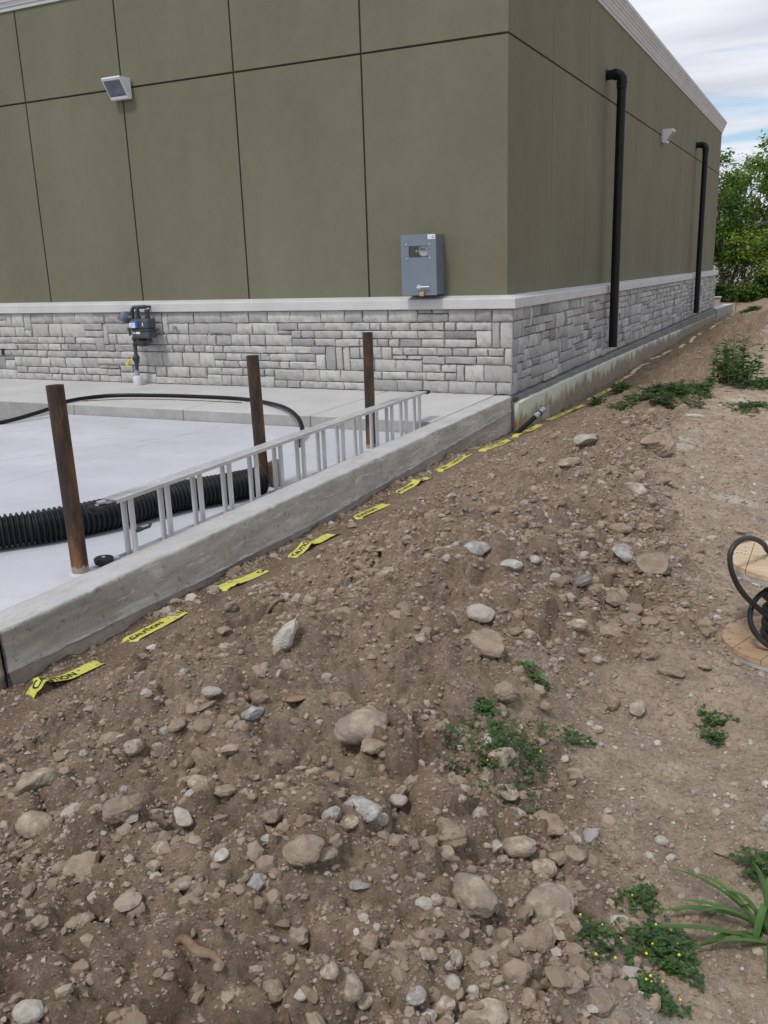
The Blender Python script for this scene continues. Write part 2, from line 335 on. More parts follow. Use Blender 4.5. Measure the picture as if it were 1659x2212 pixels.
    rock('rock_pale', (0.45, 0.41, 0.35), (0.55, 0.51, 0.445), (0.64, 0.60, 0.535), 0.3, 0.15)
    rock('rock_cream', (0.56, 0.515, 0.44), (0.63, 0.59, 0.52), (0.68, 0.645, 0.58), 0.12, 0.1)
    rock('rock_grey', (0.384, 0.385, 0.376), (0.547, 0.545, 0.523), (0.739, 0.727, 0.683), 0.6, 0.6)
    rock('rock_dark', (0.132, 0.131, 0.135), (0.205, 0.203, 0.206), (0.436, 0.432, 0.426), 0.55, 0.6)
    rock('rock_rust', (0.343, 0.170, 0.077), (0.396, 0.236, 0.142), (0.370, 0.288, 0.219), 0.5, 0.4)
    # --- metals, plastics, wood
    m, t, b, o = newmat('rusty_steel'); MT['rust'] = m
    n = nz(t, 5, 7, 0.7, stretch=(1, 1, 0.22)); n2 = nz(t, 40, 5, 0.7)
    tc = N(t, 'ShaderNodeTexCoord').outputs['Object']; sx = N(t, 'ShaderNodeSeparateXYZ'); t.links.new(tc, sx.inputs[0])
    c = ramp(t, n, [(0.36, (0.022, 0.018, 0.017)), (0.47, (0.05, 0.032, 0.023)), (0.54, (0.14, 0.066, 0.029)), (0.66, (0.34, 0.155, 0.055))])
    c = mixc(t, ramp(t, n2, [(0.55, 0.0), (0.8, 0.5)]), c, (0.055, 0.045, 0.042))
    gr = math_(t, 'SUBTRACT', math_(t, 'MULTIPLY', n2, 0.10), sx.outputs[2])
    c = mixc(t, ramp(t, gr, [(-0.005, 0.0), (0.01, 0.85)]), c, (0.36, 0.32, 0.28))
    t.links.new(c, b.inputs['Base Color']); b.inputs['Roughness'].default_value = 0.62; b.inputs['Metallic'].default_value = 0.25
    bump(t, b, nz(t, 70, 5, 0.7), 0.35, 0.003)
    MT['alu'] = mat('weathered_aluminium', (0.60, 0.60, 0.595), (0.74, 0.74, 0.735), 9, 0.42, 0.45, bs=0.12, bscale=60, stretch=(1, 0.4, 0.4))
    MT['rubber'] = mat('black_rubber', (0.012, 0.012, 0.013), (0.022, 0.022, 0.023), 12, 0.6)
    MT['hdpe'] = mat('black_pipe_plastic', (0.004, 0.0045, 0.0055), (0.009, 0.0095, 0.011), 6, 0.45, spec=0.3, bs=0.05, bscale=40)
    MT['corr'] = mat('dusty_corrugated_plastic', (0.006, 0.0065, 0.008), (0.018, 0.019, 0.022), 5, 0.5, spec=0.3, bs=0.05, bscale=60)
    MT['hose'] = mat('black_hose', (0.012, 0.012, 0.013), (0.03, 0.03, 0.032), 8, 0.48, bs=0.1, bscale=300)
    MT['boxgrey'] = mat('grey_painted_steel', (0.165, 0.20, 0.245), (0.185, 0.22, 0.265), 3, 0.45)
    MT['chrome'] = mat('zinc_handle', (0.60, 0.62, 0.64), (0.7, 0.72, 0.74), 20, 0.3, 0.6)
    MT['brass'] = mat('brass_padlock', (0.55, 0.36, 0.13), (0.65, 0.45, 0.18), 20, 0.4, 0.6)
    MT['dark'] = mat('dark_recess', (0.008, 0.008, 0.010), (0.012, 0.012, 0.014), 10, 0.6)
    MT['meterface'] = mat('meter_face', (0.42, 0.42, 0.42), (0.5, 0.5, 0.5), 30, 0.5)
    MT['white'] = mat('white_enamel', (0.76, 0.77, 0.78), (0.8, 0.81, 0.82), 4, 0.45)
    MT['whitepvc'] = mat('white_collar', (0.62, 0.58, 0.64), (0.7, 0.66, 0.72), 10, 0.6)
    MT['lamp_in'] = mat('lamp_reflector', (0.45, 0.46, 0.51), (0.66, 0.67, 0.72), 14, 0.35, 0.3)
    MT['gas'] = mat('slate_meter_paint', (0.050, 0.060, 0.070), (0.075, 0.087, 0.098), 12, 0.55, bs=0.1, bscale=120)
    MT['gaspipe'] = mat('dark_gas_pipe', (0.030, 0.037, 0.045), (0.052, 0.062, 0.072), 12, 0.55)
    MT['regblue'] = mat('regulator_grey_blue', (0.11, 0.16, 0.20), (0.15, 0.2, 0.245), 10, 0.5)
    MT['blue'] = mat('blue_index', (0.04, 0.13, 0.40), (0.06, 0.17, 0.48), 10, 0.4)
    MT['red'] = mat('red_cap', (0.42, 0.02, 0.02), (0.5, 0.04, 0.03), 10, 0.45)
    MT['yellow'] = mat('yellow_lever', (0.72, 0.50, 0.02), (0.8, 0.58, 0.04), 10, 0.45)
    MT['sticker'] = mat('white_sticker', (0.74, 0.74, 0.76), (0.8, 0.8, 0.82), 10, 0.5)
    MT['ink'] = mat('black_ink', (0.01, 0.01, 0.01), (0.02, 0.02, 0.015), 10, 0.6)
    MT['bluecoup'] = mat('grey_coupling', (0.26, 0.28, 0.29), (0.36, 0.38, 0.39), 25, 0.6)
    m, t, b, o = newmat('lamp_glass'); MT['glass'] = m
    tr = N(t, 'ShaderNodeBsdfTransparent'); gl = N(t, 'ShaderNodeBsdfGlossy'); gl.inputs['Roughness'].default_value = 0.06
    tr.inputs[0].default_value = (0.72, 0.76, 0.82, 1); gl.inputs[0].default_value = (0.8, 0.85, 0.95, 1); mx = N(t, 'ShaderNodeMixShader'); mx.inputs[0].default_value = 0.22
    t.links.new(tr.outputs[0], mx.inputs[1]); t.links.new(gl.outputs[0], mx.inputs[2]); t.links.new(mx.outputs[0], o.inputs[0])
    m, t, b, o = newmat('clear_pane'); MT['clear'] = m
    tr = N(t, 'ShaderNodeBsdfTransparent'); gl = N(t, 'ShaderNodeBsdfGlossy'); gl.inputs['Roughness'].default_value = 0.05; mx = N(t, 'ShaderNodeMixShader'); mx.inputs[0].default_value = 0.05
    t.links.new(tr.outputs[0], mx.inputs[1]); t.links.new(gl.outputs[0], mx.inputs[2]); t.links.new(mx.outputs[0], o.inputs[0])
    m, t, b, o = newmat('yellow_tape'); MT['tape'] = m
    c = ramp(t, nz(t, 18, 5, 0.6), [(0.3, (0.58, 0.55, 0.075)), (0.7, (0.70, 0.68, 0.16))])
    c = mixc(t, ramp(t, nz(t, 40, 6, 0.7), [(0.55, 0.0), (0.64, 0.8)]), c, (0.30, 0.24, 0.16))
    t.links.new(c, b.inputs['Base Color']); b.inputs['Roughness'].default_value = 0.42
    m, t, b, o = newmat('pale_tape'); MT['tape2'] = m
    c = ramp(t, nz(t, 22, 5, 0.6), [(0.35, (0.62, 0.56, 0.16)), (0.6, (0.74, 0.70, 0.46))])
    t.links.new(c, b.inputs['Base Color']); b.inputs['Roughness'].default_value = 0.4
    def wood(key, a, bb, cc):
        m, t, b, o = newmat(key); MT[key] = m
        n = nz(t, 5, 7, 0.65, stretch=(1.2, 9, 9), dist=0.6); n2 = nz(t, 2.5, 5, 0.6)
        c = ramp(t, n, [(0.3, a), (0.52, bb), (0.75, cc)]); c = mixc(t, ramp(t, n2, [(0.45, 0.0), (0.7, 0.35)]), c, a)
        t.links.new(c, b.inputs['Base Color']); b.inputs['Roughness'].default_value = 0.75
        bump(t, b, n, 0.25, 0.003)
    wood('wood', (0.44, 0.31, 0.185), (0.60, 0.46, 0.30), (0.69, 0.56, 0.40)); wood('wood2', (0.31, 0.19, 0.11), (0.46, 0.31, 0.19), (0.55, 0.41, 0.28))
    wood('wood_edge', (0.33, 0.30, 0.27), (0.45, 0.42, 0.38), (0.55, 0.52, 0.48))
    MT['nailhole'] = mat('nail_hole', (0.03, 0.02, 0.015), (0.05, 0.035, 0.02), 30, 0.9)
    def leafm(key, a, bb, tr=0.35):
        m, t, b, o = newmat(key); MT[key] = m
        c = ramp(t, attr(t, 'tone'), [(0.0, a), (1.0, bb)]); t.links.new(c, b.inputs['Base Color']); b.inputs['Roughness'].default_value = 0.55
        tl = N(t, 'ShaderNodeBsdfTranslucent'); t.links.new(mixc(t, 0.5, c, (0.12, 0.22, 0.02)), tl.inputs[0]); mx = N(t, 'ShaderNodeMixShader'); mx.inputs[0].default_value = tr
        t.links.new(b.outputs[0], mx.inputs[1]); t.links.new(tl.outputs[0], mx.inputs[2]); t.links.new(mx.outputs[0], o.inputs[0])
    leafm('leaf_clover', (0.030, 0.075, 0.022), (0.101, 0.195, 0.048)); leafm('leaf_grass', (0.044, 0.108, 0.022), (0.117, 0.234, 0.061), 0.3)
    leafm('leaf_tree', (0.053, 0.125, 0.020), (0.229, 0.366, 0.066), 0.4); leafm('leaf_dark', (0.025, 0.056, 0.018), (0.088, 0.159, 0.037)); leafm('leaf_yellow', (0.131, 0.233, 0.026), (0.351, 0.449, 0.066), 0.4)
    MT['bark'] = mat('bark', (0.055, 0.042, 0.032), (0.12, 0.098, 0.08), 12, 0.95, bs=0.5, bscale=30, bdist=0.02)
    MT['stem'] = mat('weed_stem', (0.07, 0.12, 0.035), (0.12, 0.17, 0.06), 20, 0.7)
    MT['petal'] = mat('yellow_petal', (0.72, 0.56, 0.02), (0.85, 0.70, 0.05), 60, 0.6)
    MT['siding'] = mat('pale_siding', (0.50, 0.49, 0.48), (0.58, 0.57, 0.56), 3, 0.8)
    MT['roof'] = mat('grey_shingle', (0.11, 0.105, 0.10), (0.17, 0.16, 0.155), 9, 0.9)
    MT['pane'] = mat('window_pane', (0.02, 0.025, 0.03), (0.04, 0.045, 0.05), 2, 0.1)
    MT['root'] = mat('dead_root', (0.15, 0.085, 0.045), (0.30, 0.22, 0.15), 16, 0.9, bs=0.5, bscale=60, bdist=0.006)
build_materials()
# ------------------------------------------------------------------ ground
XK = np.array([0.09, 0.4, 0.9, 1.5, 2.1, 2.6, 3.2, 4.5])
YK = np.array([-12, -9, -8.2, -7.4, -6.9, -6.2, -5.5, -4, -2, -0.2, 2, 8, 15, 20, 27, 33.0])
ZK = np.array([
 [-.29, -.25, -.02, .10, .04, -.06, -.09, -.09], [-.28, -.24, .00, .17, .18, .03, -.09, -.09], [-.27, -.24, -.02, .18, .23, .09, -.09, -.08],
 [-.27, -.25, -.05, .17, .20, -.04, -.08, -.07], [-.27, -.25, -.07, .14, .08, -.07, -.07, -.06], [-.29, -.26, -.10, .13, .17, .01, -.065, -.05],
 [-.29, -.26, -.12, .11, .13, .00, -.06, -.05], [-.29, -.27, -.14, .06, .09, .02, -.06, -.05], [-.29, -.28, -.17, .00, .03, -.02, -.05, -.05],
 [-.41, -.38, -.25, -.05, -.01, -.03, -.05, -.05], [-.48, -.45, -.33, -.10, -.02, .00, -.03, -.02], [-.48, -.46, -.36, -.16, .00, .10, .14, .15],
 [-.48, -.46, -.38, -.22, -.04, .12, .20, .2], [-.53, -.52, -.46, -.34, -.16, .04, .12, .15], [-.58, -.55, -.48, -.40, -.30, -.20, -.08, .0], [-.3]*8])
ZK[1:8, 2:6] += np.array([[-0.03, 0.05, 0.09, 0.03]])*np.array([1, 1, 1, 0.7, 1, 1, 0.7])[:, None]
FOOTY = np.array([-12, -8.9, -8.2, -7.43, -7.28, -6.8, -6.25, -5.5, -4.5, -3, -1, 3, 40.]); FOOTX = np.array([2.9, 2.95, 2.9, 2.58, 2.36, 2.45, 2.72, 2.6, 2.35, 2.1, 2.0, 2.2, 2.2])
def base_z(x, y):
    x = np.asarray(x, float); y = np.asarray(y, float); shp = x.shape; x = x.ravel(); y = y.ravel()
    cols = np.array([np.interp(y, YK, ZK[:, i]) for i in range(len(XK))])
    xc = np.clip(x, XK[0], XK[-1]); i = np.clip(np.searchsorted(XK, xc)-1, 0, len(XK)-2)
    f = (xc-XK[i])/(XK[i+1]-XK[i]); a = np.arange(len(x))
    # cubic (Catmull-Rom) in x so the mound is round
    p0 = cols[np.maximum(i-1, 0), a]; p1 = cols[i, a]; p2 = cols[i+1, a]; p3 = cols[np.minimum(i+2, len(XK)-1), a]
    z = p1+0.5*f*(p2-p0+f*(2*p0-5*p1+4*p2-p3+f*(3*(p1-p2)+p3-p0)))
    return z.reshape(shp)
def foot_x(y): return np.interp(y, FOOTY, FOOTX)
def path_mask(x, y): return np.clip((x-foot_x(y)+0.12*rotn(x, y, 2.2, 5)+0.05+0.10*rotn(x, y, 7, 6))/0.22, 0, 1)
def worley(x, y, s, seed):
    x = x*s; y = y*s; xi = np.floor(x).astype(np.int64); yi = np.floor(y).astype(np.int64); best = np.full(x.shape, 9.0); bid = np.zeros(x.shape)
    for a in (-1, 0, 1):
        for b in (-1, 0, 1):
            cx, cy = xi+a, yi+b; h = (cx*73856093) ^ (cy*19349663) ^ (seed*83492791)
            d = (cx+_tab[h & 65535]-x)**2+(cy+_tab[(h*7+3) & 65535]-y)**2; m = d < best
            best = np.where(m, d, best); bid = np.where(m, _tab[(h*13+11) & 65535], bid)
    return np.sqrt(best), bid
def build_ground():
    global GX, GY, GZ
    ys = [-9.7]
    while ys[-1] < 42: ys.append(ys[-1]+0.0043*math.sqrt((ys[-1]+9.75)**2+1.9))
    GY = np.array([-500, -200, -80, -30, -15, -12, -11, -10.3]+ys+[46, 52, 60, 75, 100, 150, 250, 500, 900.0])
    GX = np.array([-700, -300, -120, -50, -20, -12, -8, -6, -5, -4, -3.2, -2.6, -2.1, -1.7, -1.3, -1, -.7, -.45, -.25, -.1, 0.0]+list(np.arange(0.04, 4.25, 0.0086))+[4.5, 4.8, 5.3, 6, 7, 9, 12, 18, 30, 60, 120, 300, 700.0])
    X, Y = np.meshgrid(GX, GY); B = base_z(X, Y); P = path_mask(X, Y)
    lev = np.clip((X-3.4)/3, 0, 1); B = B*(1-0.5*lev)
    rough = (1-0.72*P)*np.clip((X-0.05)/1.0, 0.28, 1)
    rough = rough*np.clip(0.22+np.abs(X-0.36)/0.42, 0.22, 1)
    Z = B.copy()
    near = (X > 0.0) & (X < 6) | (Y > 20.2)
    am = np.where(near, 1.0, 0.15)
    for s, a, k in ((1.1, 0.14, 1), (2.6, 0.135, 2), (5.5, 0.085, 3), (12, 0.042, 4), (26, 0.020, 5), (55, 0.014, 6)):
        n = rotn(X, Y, s, k)
        if s > 5: n = np.where(n > 0, n*1.25, n*0.8)
        Z += n*a*rough*am
    # ridged crumbs
    r = 0.5-np.abs(rotn(X, Y, 17, 21)); Z += (r-0.3)*0.034*rough*am
    r = 0.5-np.abs(rotn(X, Y, 40, 22)); Z += (r-0.3)*0.018*rough*am
    tone = np.zeros_like(Z); var = 0.5+0.35*rotn(X, Y, 6, 71)
    wx = X+0.030*rotn(X, Y, 19, 51)+0.012*rotn(X, Y, 47, 52); wy = Y+0.030*rotn(X, Y, 19, 53)+0.012*rotn(X, Y, 47, 54)
    for s, a, k in ((8.5, 0.066, 1), (17, 0.036, 2), (34, 0.022, 3), (62, 0.013, 4)):
        F, I = worley(wx, wy, s, k); dens = np.clip(0.55+1.5*rotn(X, Y, 2.3*(1+k*0.35), 80+k), 0.12, 1)
        keep = np.where(I < (0.45 if k == 1 else 0.75), 1.0, 0.15)
        h = np.sqrt(np.clip(1-(F/0.62)**2, 0, 1))*a*(0.35+0.65*_tab[(I*65535).astype(np.int64)])*keep*dens
        Z += (h-a*0.12)*np.clip(rough, 0.12, 1)*am; var += (I-0.5)*(0.28, 0.34, 0.34, 0.24)[k-1]*keep
    # clods, pressed into the heightfield
    for i in range(9000):
        u = random.random(); y = -9.3+(u**2.1)*22; x = random.uniform(0.12, 4.2)
        p = path_mask(np.array([x]), np.array([y]))[0]
        if random.random() < p*0.8: continue
        rad = min(0.055, 0.007*(1-random.random())**-0.62)*(0.6 if p > 0.5 else 1.0)
        if abs(x-0.36) < 0.10 and rad > 0.012: continue
        i0, i1 = np.searchsorted(GX, (x-rad*1.3, x+rad*1.3)); j0, j1 = np.searchsorted(GY, (y-rad*1.3, y+rad*1.3))
        if i1-i0 < 2 or j1-j0 < 2: continue
        xx = X[j0:j1, i0:i1]-x; yy = Y[j0:j1, i0:i1]-y; an = random.uniform(0, PI); ec = random.uniform(0.65, 1.25)
        a = xx*math.cos(an)+yy*math.sin(an); b = (yy*math.cos(an)-xx*math.sin(an))/ec
        d2 = (a*a+b*b)/(rad*rad)*(1+0.9*rotn(X[j0:j1, i0:i1], Y[j0:j1, i0:i1], 0.8/rad, i % 40))
        h = np.sqrt(np.clip(1-d2, 0, 1))*rad*random.uniform(0.55, 0.95)
        zc = np.median(Z[j0:j1, i0:i1])
        Z[j0:j1, i0:i1] = np.where(h > 0, np.maximum(Z[j0:j1, i0:i1], zc+h), Z[j0:j1, i0:i1])
    # trampled path: faint wheel/foot dents
    Z += 0.012*P*rotn(X, Y, 3.2, 31)*am+0.006*P*rotn(X, Y, 14, 32)*am
    # nothing stands above the slab and building footprint
    inside = (X < 0.03) & (Y < 20.3)
    Z = np.where(inside, -0.72, Z)
    GZ = Z
    moist = np.clip(1-(X-0.05)/(0.75+0.5*rotn(X, Y, 1.6, 8)), 0, 1)*np.clip((-Y+26)/8, 0, 1); moist = np.maximum(moist, np.clip(rotn(X, Y, 0.9, 14)*2.2-0.45, 0, 0.7)*(1-P))
    moist = np.maximum(moist, 0.6*np.clip((Y-0.5)/4, 0, 1)*np.clip((20-Y)/5, 0, 1)*np.clip((2.4-X)/1.2, 0, 1))
    pale = np.clip(rotn(X, Y, 2.6, 41)*3.0-0.75, 0, 0.65)*P
    ny, nx = X.shape; V = np.stack([X, Y, Z], -1).reshape(-1, 3)
    idx = np.arange(ny*nx).reshape(ny, nx)
    F = np.stack([idx[:-1, :-1], idx[:-1, 1:], idx[1:, 1:], idx[1:, :-1]], -1).reshape(-1, 4)
    me = mesh_np('ground', V, F, True, tone=pale.ravel(), extra={'path': P.ravel(), 'moist': moist.ravel(), 'var': np.clip(var, 0, 1).ravel()})
    tag(obj('ground', me, MT['soil']), kind='structure')
build_ground()
def gz(x, y):
    """height of the built ground sheet"""
    x = np.atleast_1d(np.asarray(x, float)); y = np.atleast_1d(np.asarray(y, float))
    i = np.clip(np.searchsorted(GX, x)-1, 0, len(GX)-2); j = np.clip(np.searchsorted(GY, y)-1, 0, len(GY)-2)
    fx = (x-GX[i])/(GX[i+1]-GX[i]); fy = (y-GY[j])/(GY[j+1]-GY[j])
    return (GZ[j, i]*(1-fx)+GZ[j, i+1]*fx)*(1-fy)+(GZ[j+1, i]*(1-fx)+GZ[j+1, i+1]*fx)*fy
def g1(x, y): return float(gz(x, y)[0])
def gsm(x, y, r=0.03):   # locally averaged height
    a = np.linspace(0, 2*PI, 9)[:-1]; return float(np.mean(np.concatenate([gz(x+r*np.cos(a), y+r*np.sin(a)), gz(x, y)])))
def hit(px, py):
    """where the sight line through a measured pixel meets the ground sheet"""
    d = ray(px, py); t = np.geomspace(1.0, 60, 1500); P = CAM[None]+t[:, None]*d[None]
    k = np.argmax(P[:, 2] < gz(P[:, 0], P[:, 1]))
    return P[max(k-1, 0)]

def hit_base(px, py):
    d = ray(px, py); t = np.geomspace(1.0, 60, 3000); P = CAM[None]+t[:, None]*d[None]
    k = np.argmax(P[:, 2] < base_z(P[:, 0], P[:, 1])); return P[max(k-1, 0)]

# ------------------------------------------------------------------ slab, sidewalk, knee wall
SLAB = -0.12
def sz(y): return min(-0.05, SLAB+(-1.9-y)*0.0111)     # the slab falls gently towards the kerb
def onslab(px, py, h=0.0):
    z = -0.1
    for _ in range(6): q = onz(px, py, z); z = sz(q[1])+h
    return q
def build_paving():
    s = obj('concrete_slab', MB().box(-5.0, -0.118, -14, -1.91, -0.5, SLAB-0.03), MT['gravelpad']); tag(s, kind='structure')
    xs = [-4.995, -2.5, -0.116]; ys = [-13.99, -10.9, -7.7, -4.47, -1.915]
    for i in range(2):
        for j in range(4):
            mb = MB().box(xs[i]+0.0025, xs[i+1]-0.0025, ys[j]+0.0025, ys[j+1]-0.0025, -0.1, 0.0, 0.003); mb.v = [(v[0], v[1], v[2]+sz(v[1])) for v in mb.v]
            obj('slab_panel', mb, MT['slab'], s)
    tag(obj('sunken_pad', MB().box(-16, -5.003, -14, -1.91, -0.6, -0.215), MT['gravelpad']), kind='structure')
    w = obj('sidewalk', MB().box(-16, -0.118, -1.89, 0.0, -0.6, -0.02), MT['strip']); tag(w, kind='structure')
    xs = [-16, -12.7, -11.1, -9.5, -7.9, -6.3, -4.7, -3.1, -1.48, -0.118]
    for a, b in zip(xs[:-1], xs[1:]):
        obj('sidewalk_panel', MB().box(a+0.003, b-0.003, -1.905, 0.0, -0.32, 0.0, 0.012), MT['walk'], w)
    # knee wall
    t = thing('retaining_wall', 'low grey poured concrete wall holding the slab edge above the dirt', 'wall', (0, -4, -0.7))
    def seam(y0, y1, par):
        n = int((y1-y0)/0.012); ys = np.linspace(y0, y1, n); fz = form_z(ys)
        V = []; F = []
        for k in range(n):
            hw = max(0.0008, 0.0045+0.010*float(vnoise(ys[k:k+1]*11, ys[k:k+1]*0, 33)[0])+0.006*float(vnoise(ys[k:k+1]*37, ys[k:k+1]*0, 34)[0])); pr = 0.100+0.008*float(vnoise(ys[k:k+1]*19, ys[k:k+1]*0, 35)[0])
            V += [(0.082, ys[k], fz[k]-hw), (pr, ys[k], fz[k]), (0.082, ys[k], fz[k]+hw)]
            if k: F += [(3*k-3, 3*k, 3*k+1, 3*k-2), (3*k-2, 3*k+1, 3*k+2, 3*k-1)]
        obj('form_seam', MB().add(V, F, True), MT['paste'], par)
    def form_z(ys): return np.interp(ys, [-12, -7.3, -6, -4.4, -0.2], [-0.19, -0.20, -0.237, -0.255, -0.171])+0.006*vnoise(ys*9, ys*0, 3)+0.004*vnoise(ys*40, ys*0, 4)
    def seg(y0, y1, n):
        ys = np.linspace(y0, y1, n)
        fz = np.interp(ys, [-12, -7.3, -6, -4.4, -0.2], [-0.19, -0.20, -0.237, -0.255, -0.171])+0.006*vnoise(ys*9, ys*0, 3)+0.004*vnoise(ys*40, ys*0, 4)
        prof0 = [(-.112, -.72), (-.112, -.012), (-.104, -.002), (-.05, 0.0), (.05, -.0005), (.076, -.0015), (.0845, -.005), (.0885, -.012), (.090, -.022), (.090, -.05)]
        V = []
        for k, y in enumerate(ys):
            pr = list(prof0); f = fz[k]
            for q in (0.3, 0.6, 0.9): pr.append((.090, -.05+(f+0.012+.05)*q))
            pr += [(.0905, f+.007), (.094+0.003*vnoise(np.array([y*30.]), np.array([1.]), 5)[0], f), (.0885, f-.006)]
            for q in (0.25, 0.5, 0.75): pr.append((.0885, f-.006+(-.72-f)*q))
            pr.append((.0885, -.72))
            for (x, z) in pr: V.append((x, y, z))
        m = len(pr); V = np.array(V)
        top = V[:, 2] > -0.06; fa = (V[:, 0] > 0.05)
        V[:, 0] += np.where(fa, 0.008*vnoise(V[:, 1]*4, V[:, 2]*9, 11)+0.005*vnoise(V[:, 1]*26, V[:, 2]*40, 12), 0)
        V[:, 2] += np.where(top & (V[:, 2] > -0.03), 0.004*vnoise(V[:, 1]*5, V[:, 0]*9, 13)+0.003*vnoise(V[:, 1]*30, V[:, 0]*30, 15), 0)
        chips = np.clip(vnoise(V[:, 1]*14, V[:, 0]*3, 14)-0.30, 0, 1)*0.05
        V[:, 2] -= np.where((V[:, 0] > 0.06) & (V[:, 2] > -0.04), chips, 0)
        F = []
        idx = np.arange(n*m).reshape(n, m); F = np.stack([idx[:-1, :-1], idx[1:, :-1], idx[1:, 1:], idx[:-1, 1:]], -1).reshape(-1, 4)
        V -= np.array([0, -4, -0.7])
        me = mesh_np('wall_segment', V, F, True)
        bm = bmesh.new(); bm.from_mesh(me); bmesh.ops.holes_fill(bm, edges=[e for e in bm.edges if e.is_boundary], sides=0); bmesh.ops.recalc_face_normals(bm, faces=bm.faces[:]); bm.to_mesh(me); bm.free()
        return obj('wall_segment', me, MT['wall'], t)
    w1 = seg(-7.262, -0.10, 420); seg(-13, -7.272, 160); seam(-7.25, -0.11, w1)
    # trowelled smears of cement paste stuck to the face
    for (px, py, ln, dy, am) in ((880, 985, 60, -26, 6), (905, 968, 45, -22, 7), (700, 1078, 36, -20, 4), (235, 1345, 36, -12, 6), (60, 1435, 30, -12, 3), (250, 1300, 30, -14, 2), (985, 930, 40, -20, 6), (770, 1036, 30, -16, 3), (330, 1262, 26, -14, 3)):
        V = []; F = []; n = 14; ph = random.uniform(0, 6)
        for k in range(n):
            u = k/(n-1); qx = px+ln*u; qy = py+dy*u+0.6*am*math.sin(u*6+ph)+random.uniform(-1.2, 1.2); d = ray(qx, qy); tt = (0.0915-CAM[0])/d[0]; p = CAM+d*tt
            hw = (0.002+0.006*random.random()**1.5)*math.sin(PI*min(max(u, .06), .94))
            V += [(0.088, p[1], p[2]-hw), (0.0945, p[1], p[2]), (0.088, p[1], p[2]+hw)]
            if k: F += [(3*k-3, 3*k, 3*k+1, 3*k-2), (3*k-2, 3*k+1, 3*k+2, 3*k-1)]
        mb = MB(); mb.add(V, F, True); obj('paste_smear', mb, MT['paste'], w1)
build_paving()

# ------------------------------------------------------------------ building
FALL = -0.0065      # the base courses of the side wall step down with the grade
LY = 20.1; FX0 = -9.4; TRIM = 1.10; REV = 3.725; CORN = 4.83
def veneer_layout(length, rows, m, seed, big=0):
    R = random.Random(seed); W = int(length/m); occ = np.zeros((rows, W), bool); out = []
    kinds = [(7, 3), (6, 3), (8, 3), (5, 3), (6, 2), (7, 2), (5, 2), (8, 2), (4, 3), (3, 3), (4, 4), (6, 4), (3, 4), (2, 5), (2, 6), (3, 6), (5, 4), (4, 2), (3, 2), (9, 3), (9, 4), (8, 4), (7, 4), (2, 4), (2, 5), (3, 5), (2, 6), (3, 6), (2, 7), (3, 4), (6, 3), (7, 3)]
    if big: kinds = [k for k in kinds if k[1] > 1]+[(4, 4), (5, 4), (3, 4), (3, 5), (4, 3), (5, 3), (2, 4)]
    for c in range(W):
        for r in range(rows):
            if occ[r, c]: continue
            fh = 1
            while r+fh < rows and not occ[r+fh, c]: fh += 1
            opts = kinds[:]; R.shuffle(opts); done = False
            for (w, h) in opts+[(4, 1), (2, 3), (2, 2), (3, 1), (1, 3), (1, 2), (2, 1), (1, 1)]:
                if h > fh or c+w > W: continue
                if fh-h == 1 and R.random() < 0.93 and h > 1: continue
                if occ[r:r+h, c:c+w].any(): continue
                occ[r:r+h, c:c+w] = True; out.append((c, r, w, h)); done = True; break
            if not done: occ[r, c] = True; out.append((c, r, 1, 1))
    return out
def stone_geo(w, h, d, R):
    """rough split face: outline on the wall plane y=0, face bulging to -y; 7x5 grid"""
    nx, ny = 6, 4; j = 0.006; iv = []; 
    us = np.array([0, .06, .3, .55, .8, .95, 1.0]) if w > 0.12 else np.array([0, .12, .35, .5, .7, .88, 1.0])
    vs = np.array([0, .15, .5, .85, 1.0])
    V = []; F = []
    ph = R.uniform(0, 99); tl = R.uniform(-.008, .008); t2 = R.uniform(-.008, .008)
    for b, v in enumerate(vs):
        for a, u in enumerate(us):
            edge = (a in (0, len(us)-1)) or (b in (0, len(vs)-1))
            x = u*w; z = v*h
            dd = d+tl*(u-.5)*2+t2*(v-.5)*2+R.uniform(-.005, .006)
            if edge: dd -= R.uniform(.008, .016)
            x += R.uniform(-.003, .003); z += R.uniform(-.003, .003)
            V.append((x, -dd, z))
    n = len(us); mm = len(vs)
    for b in range(mm-1):
        for a in range(n-1): F.append((b*n+a, b*n+a+1, (b+1)*n+a+1, (b+1)*n+a))
    ring = [a for a in range(n)]+[b*n+n-1 for b in range(1, mm)]+[(mm-1)*n+a for a in range(n-2, -1, -1)]+[b*n for b in range(mm-2, 0, -1)]
    k0 = len(V); V += [(V[i][0], 0.0, V[i][2]) for i in ring]
    for q in range(len(ring)): F.append((ring[q], k0+q, k0+(q+1) % len(ring), ring[(q+1) % len(ring)]))
    return V, F
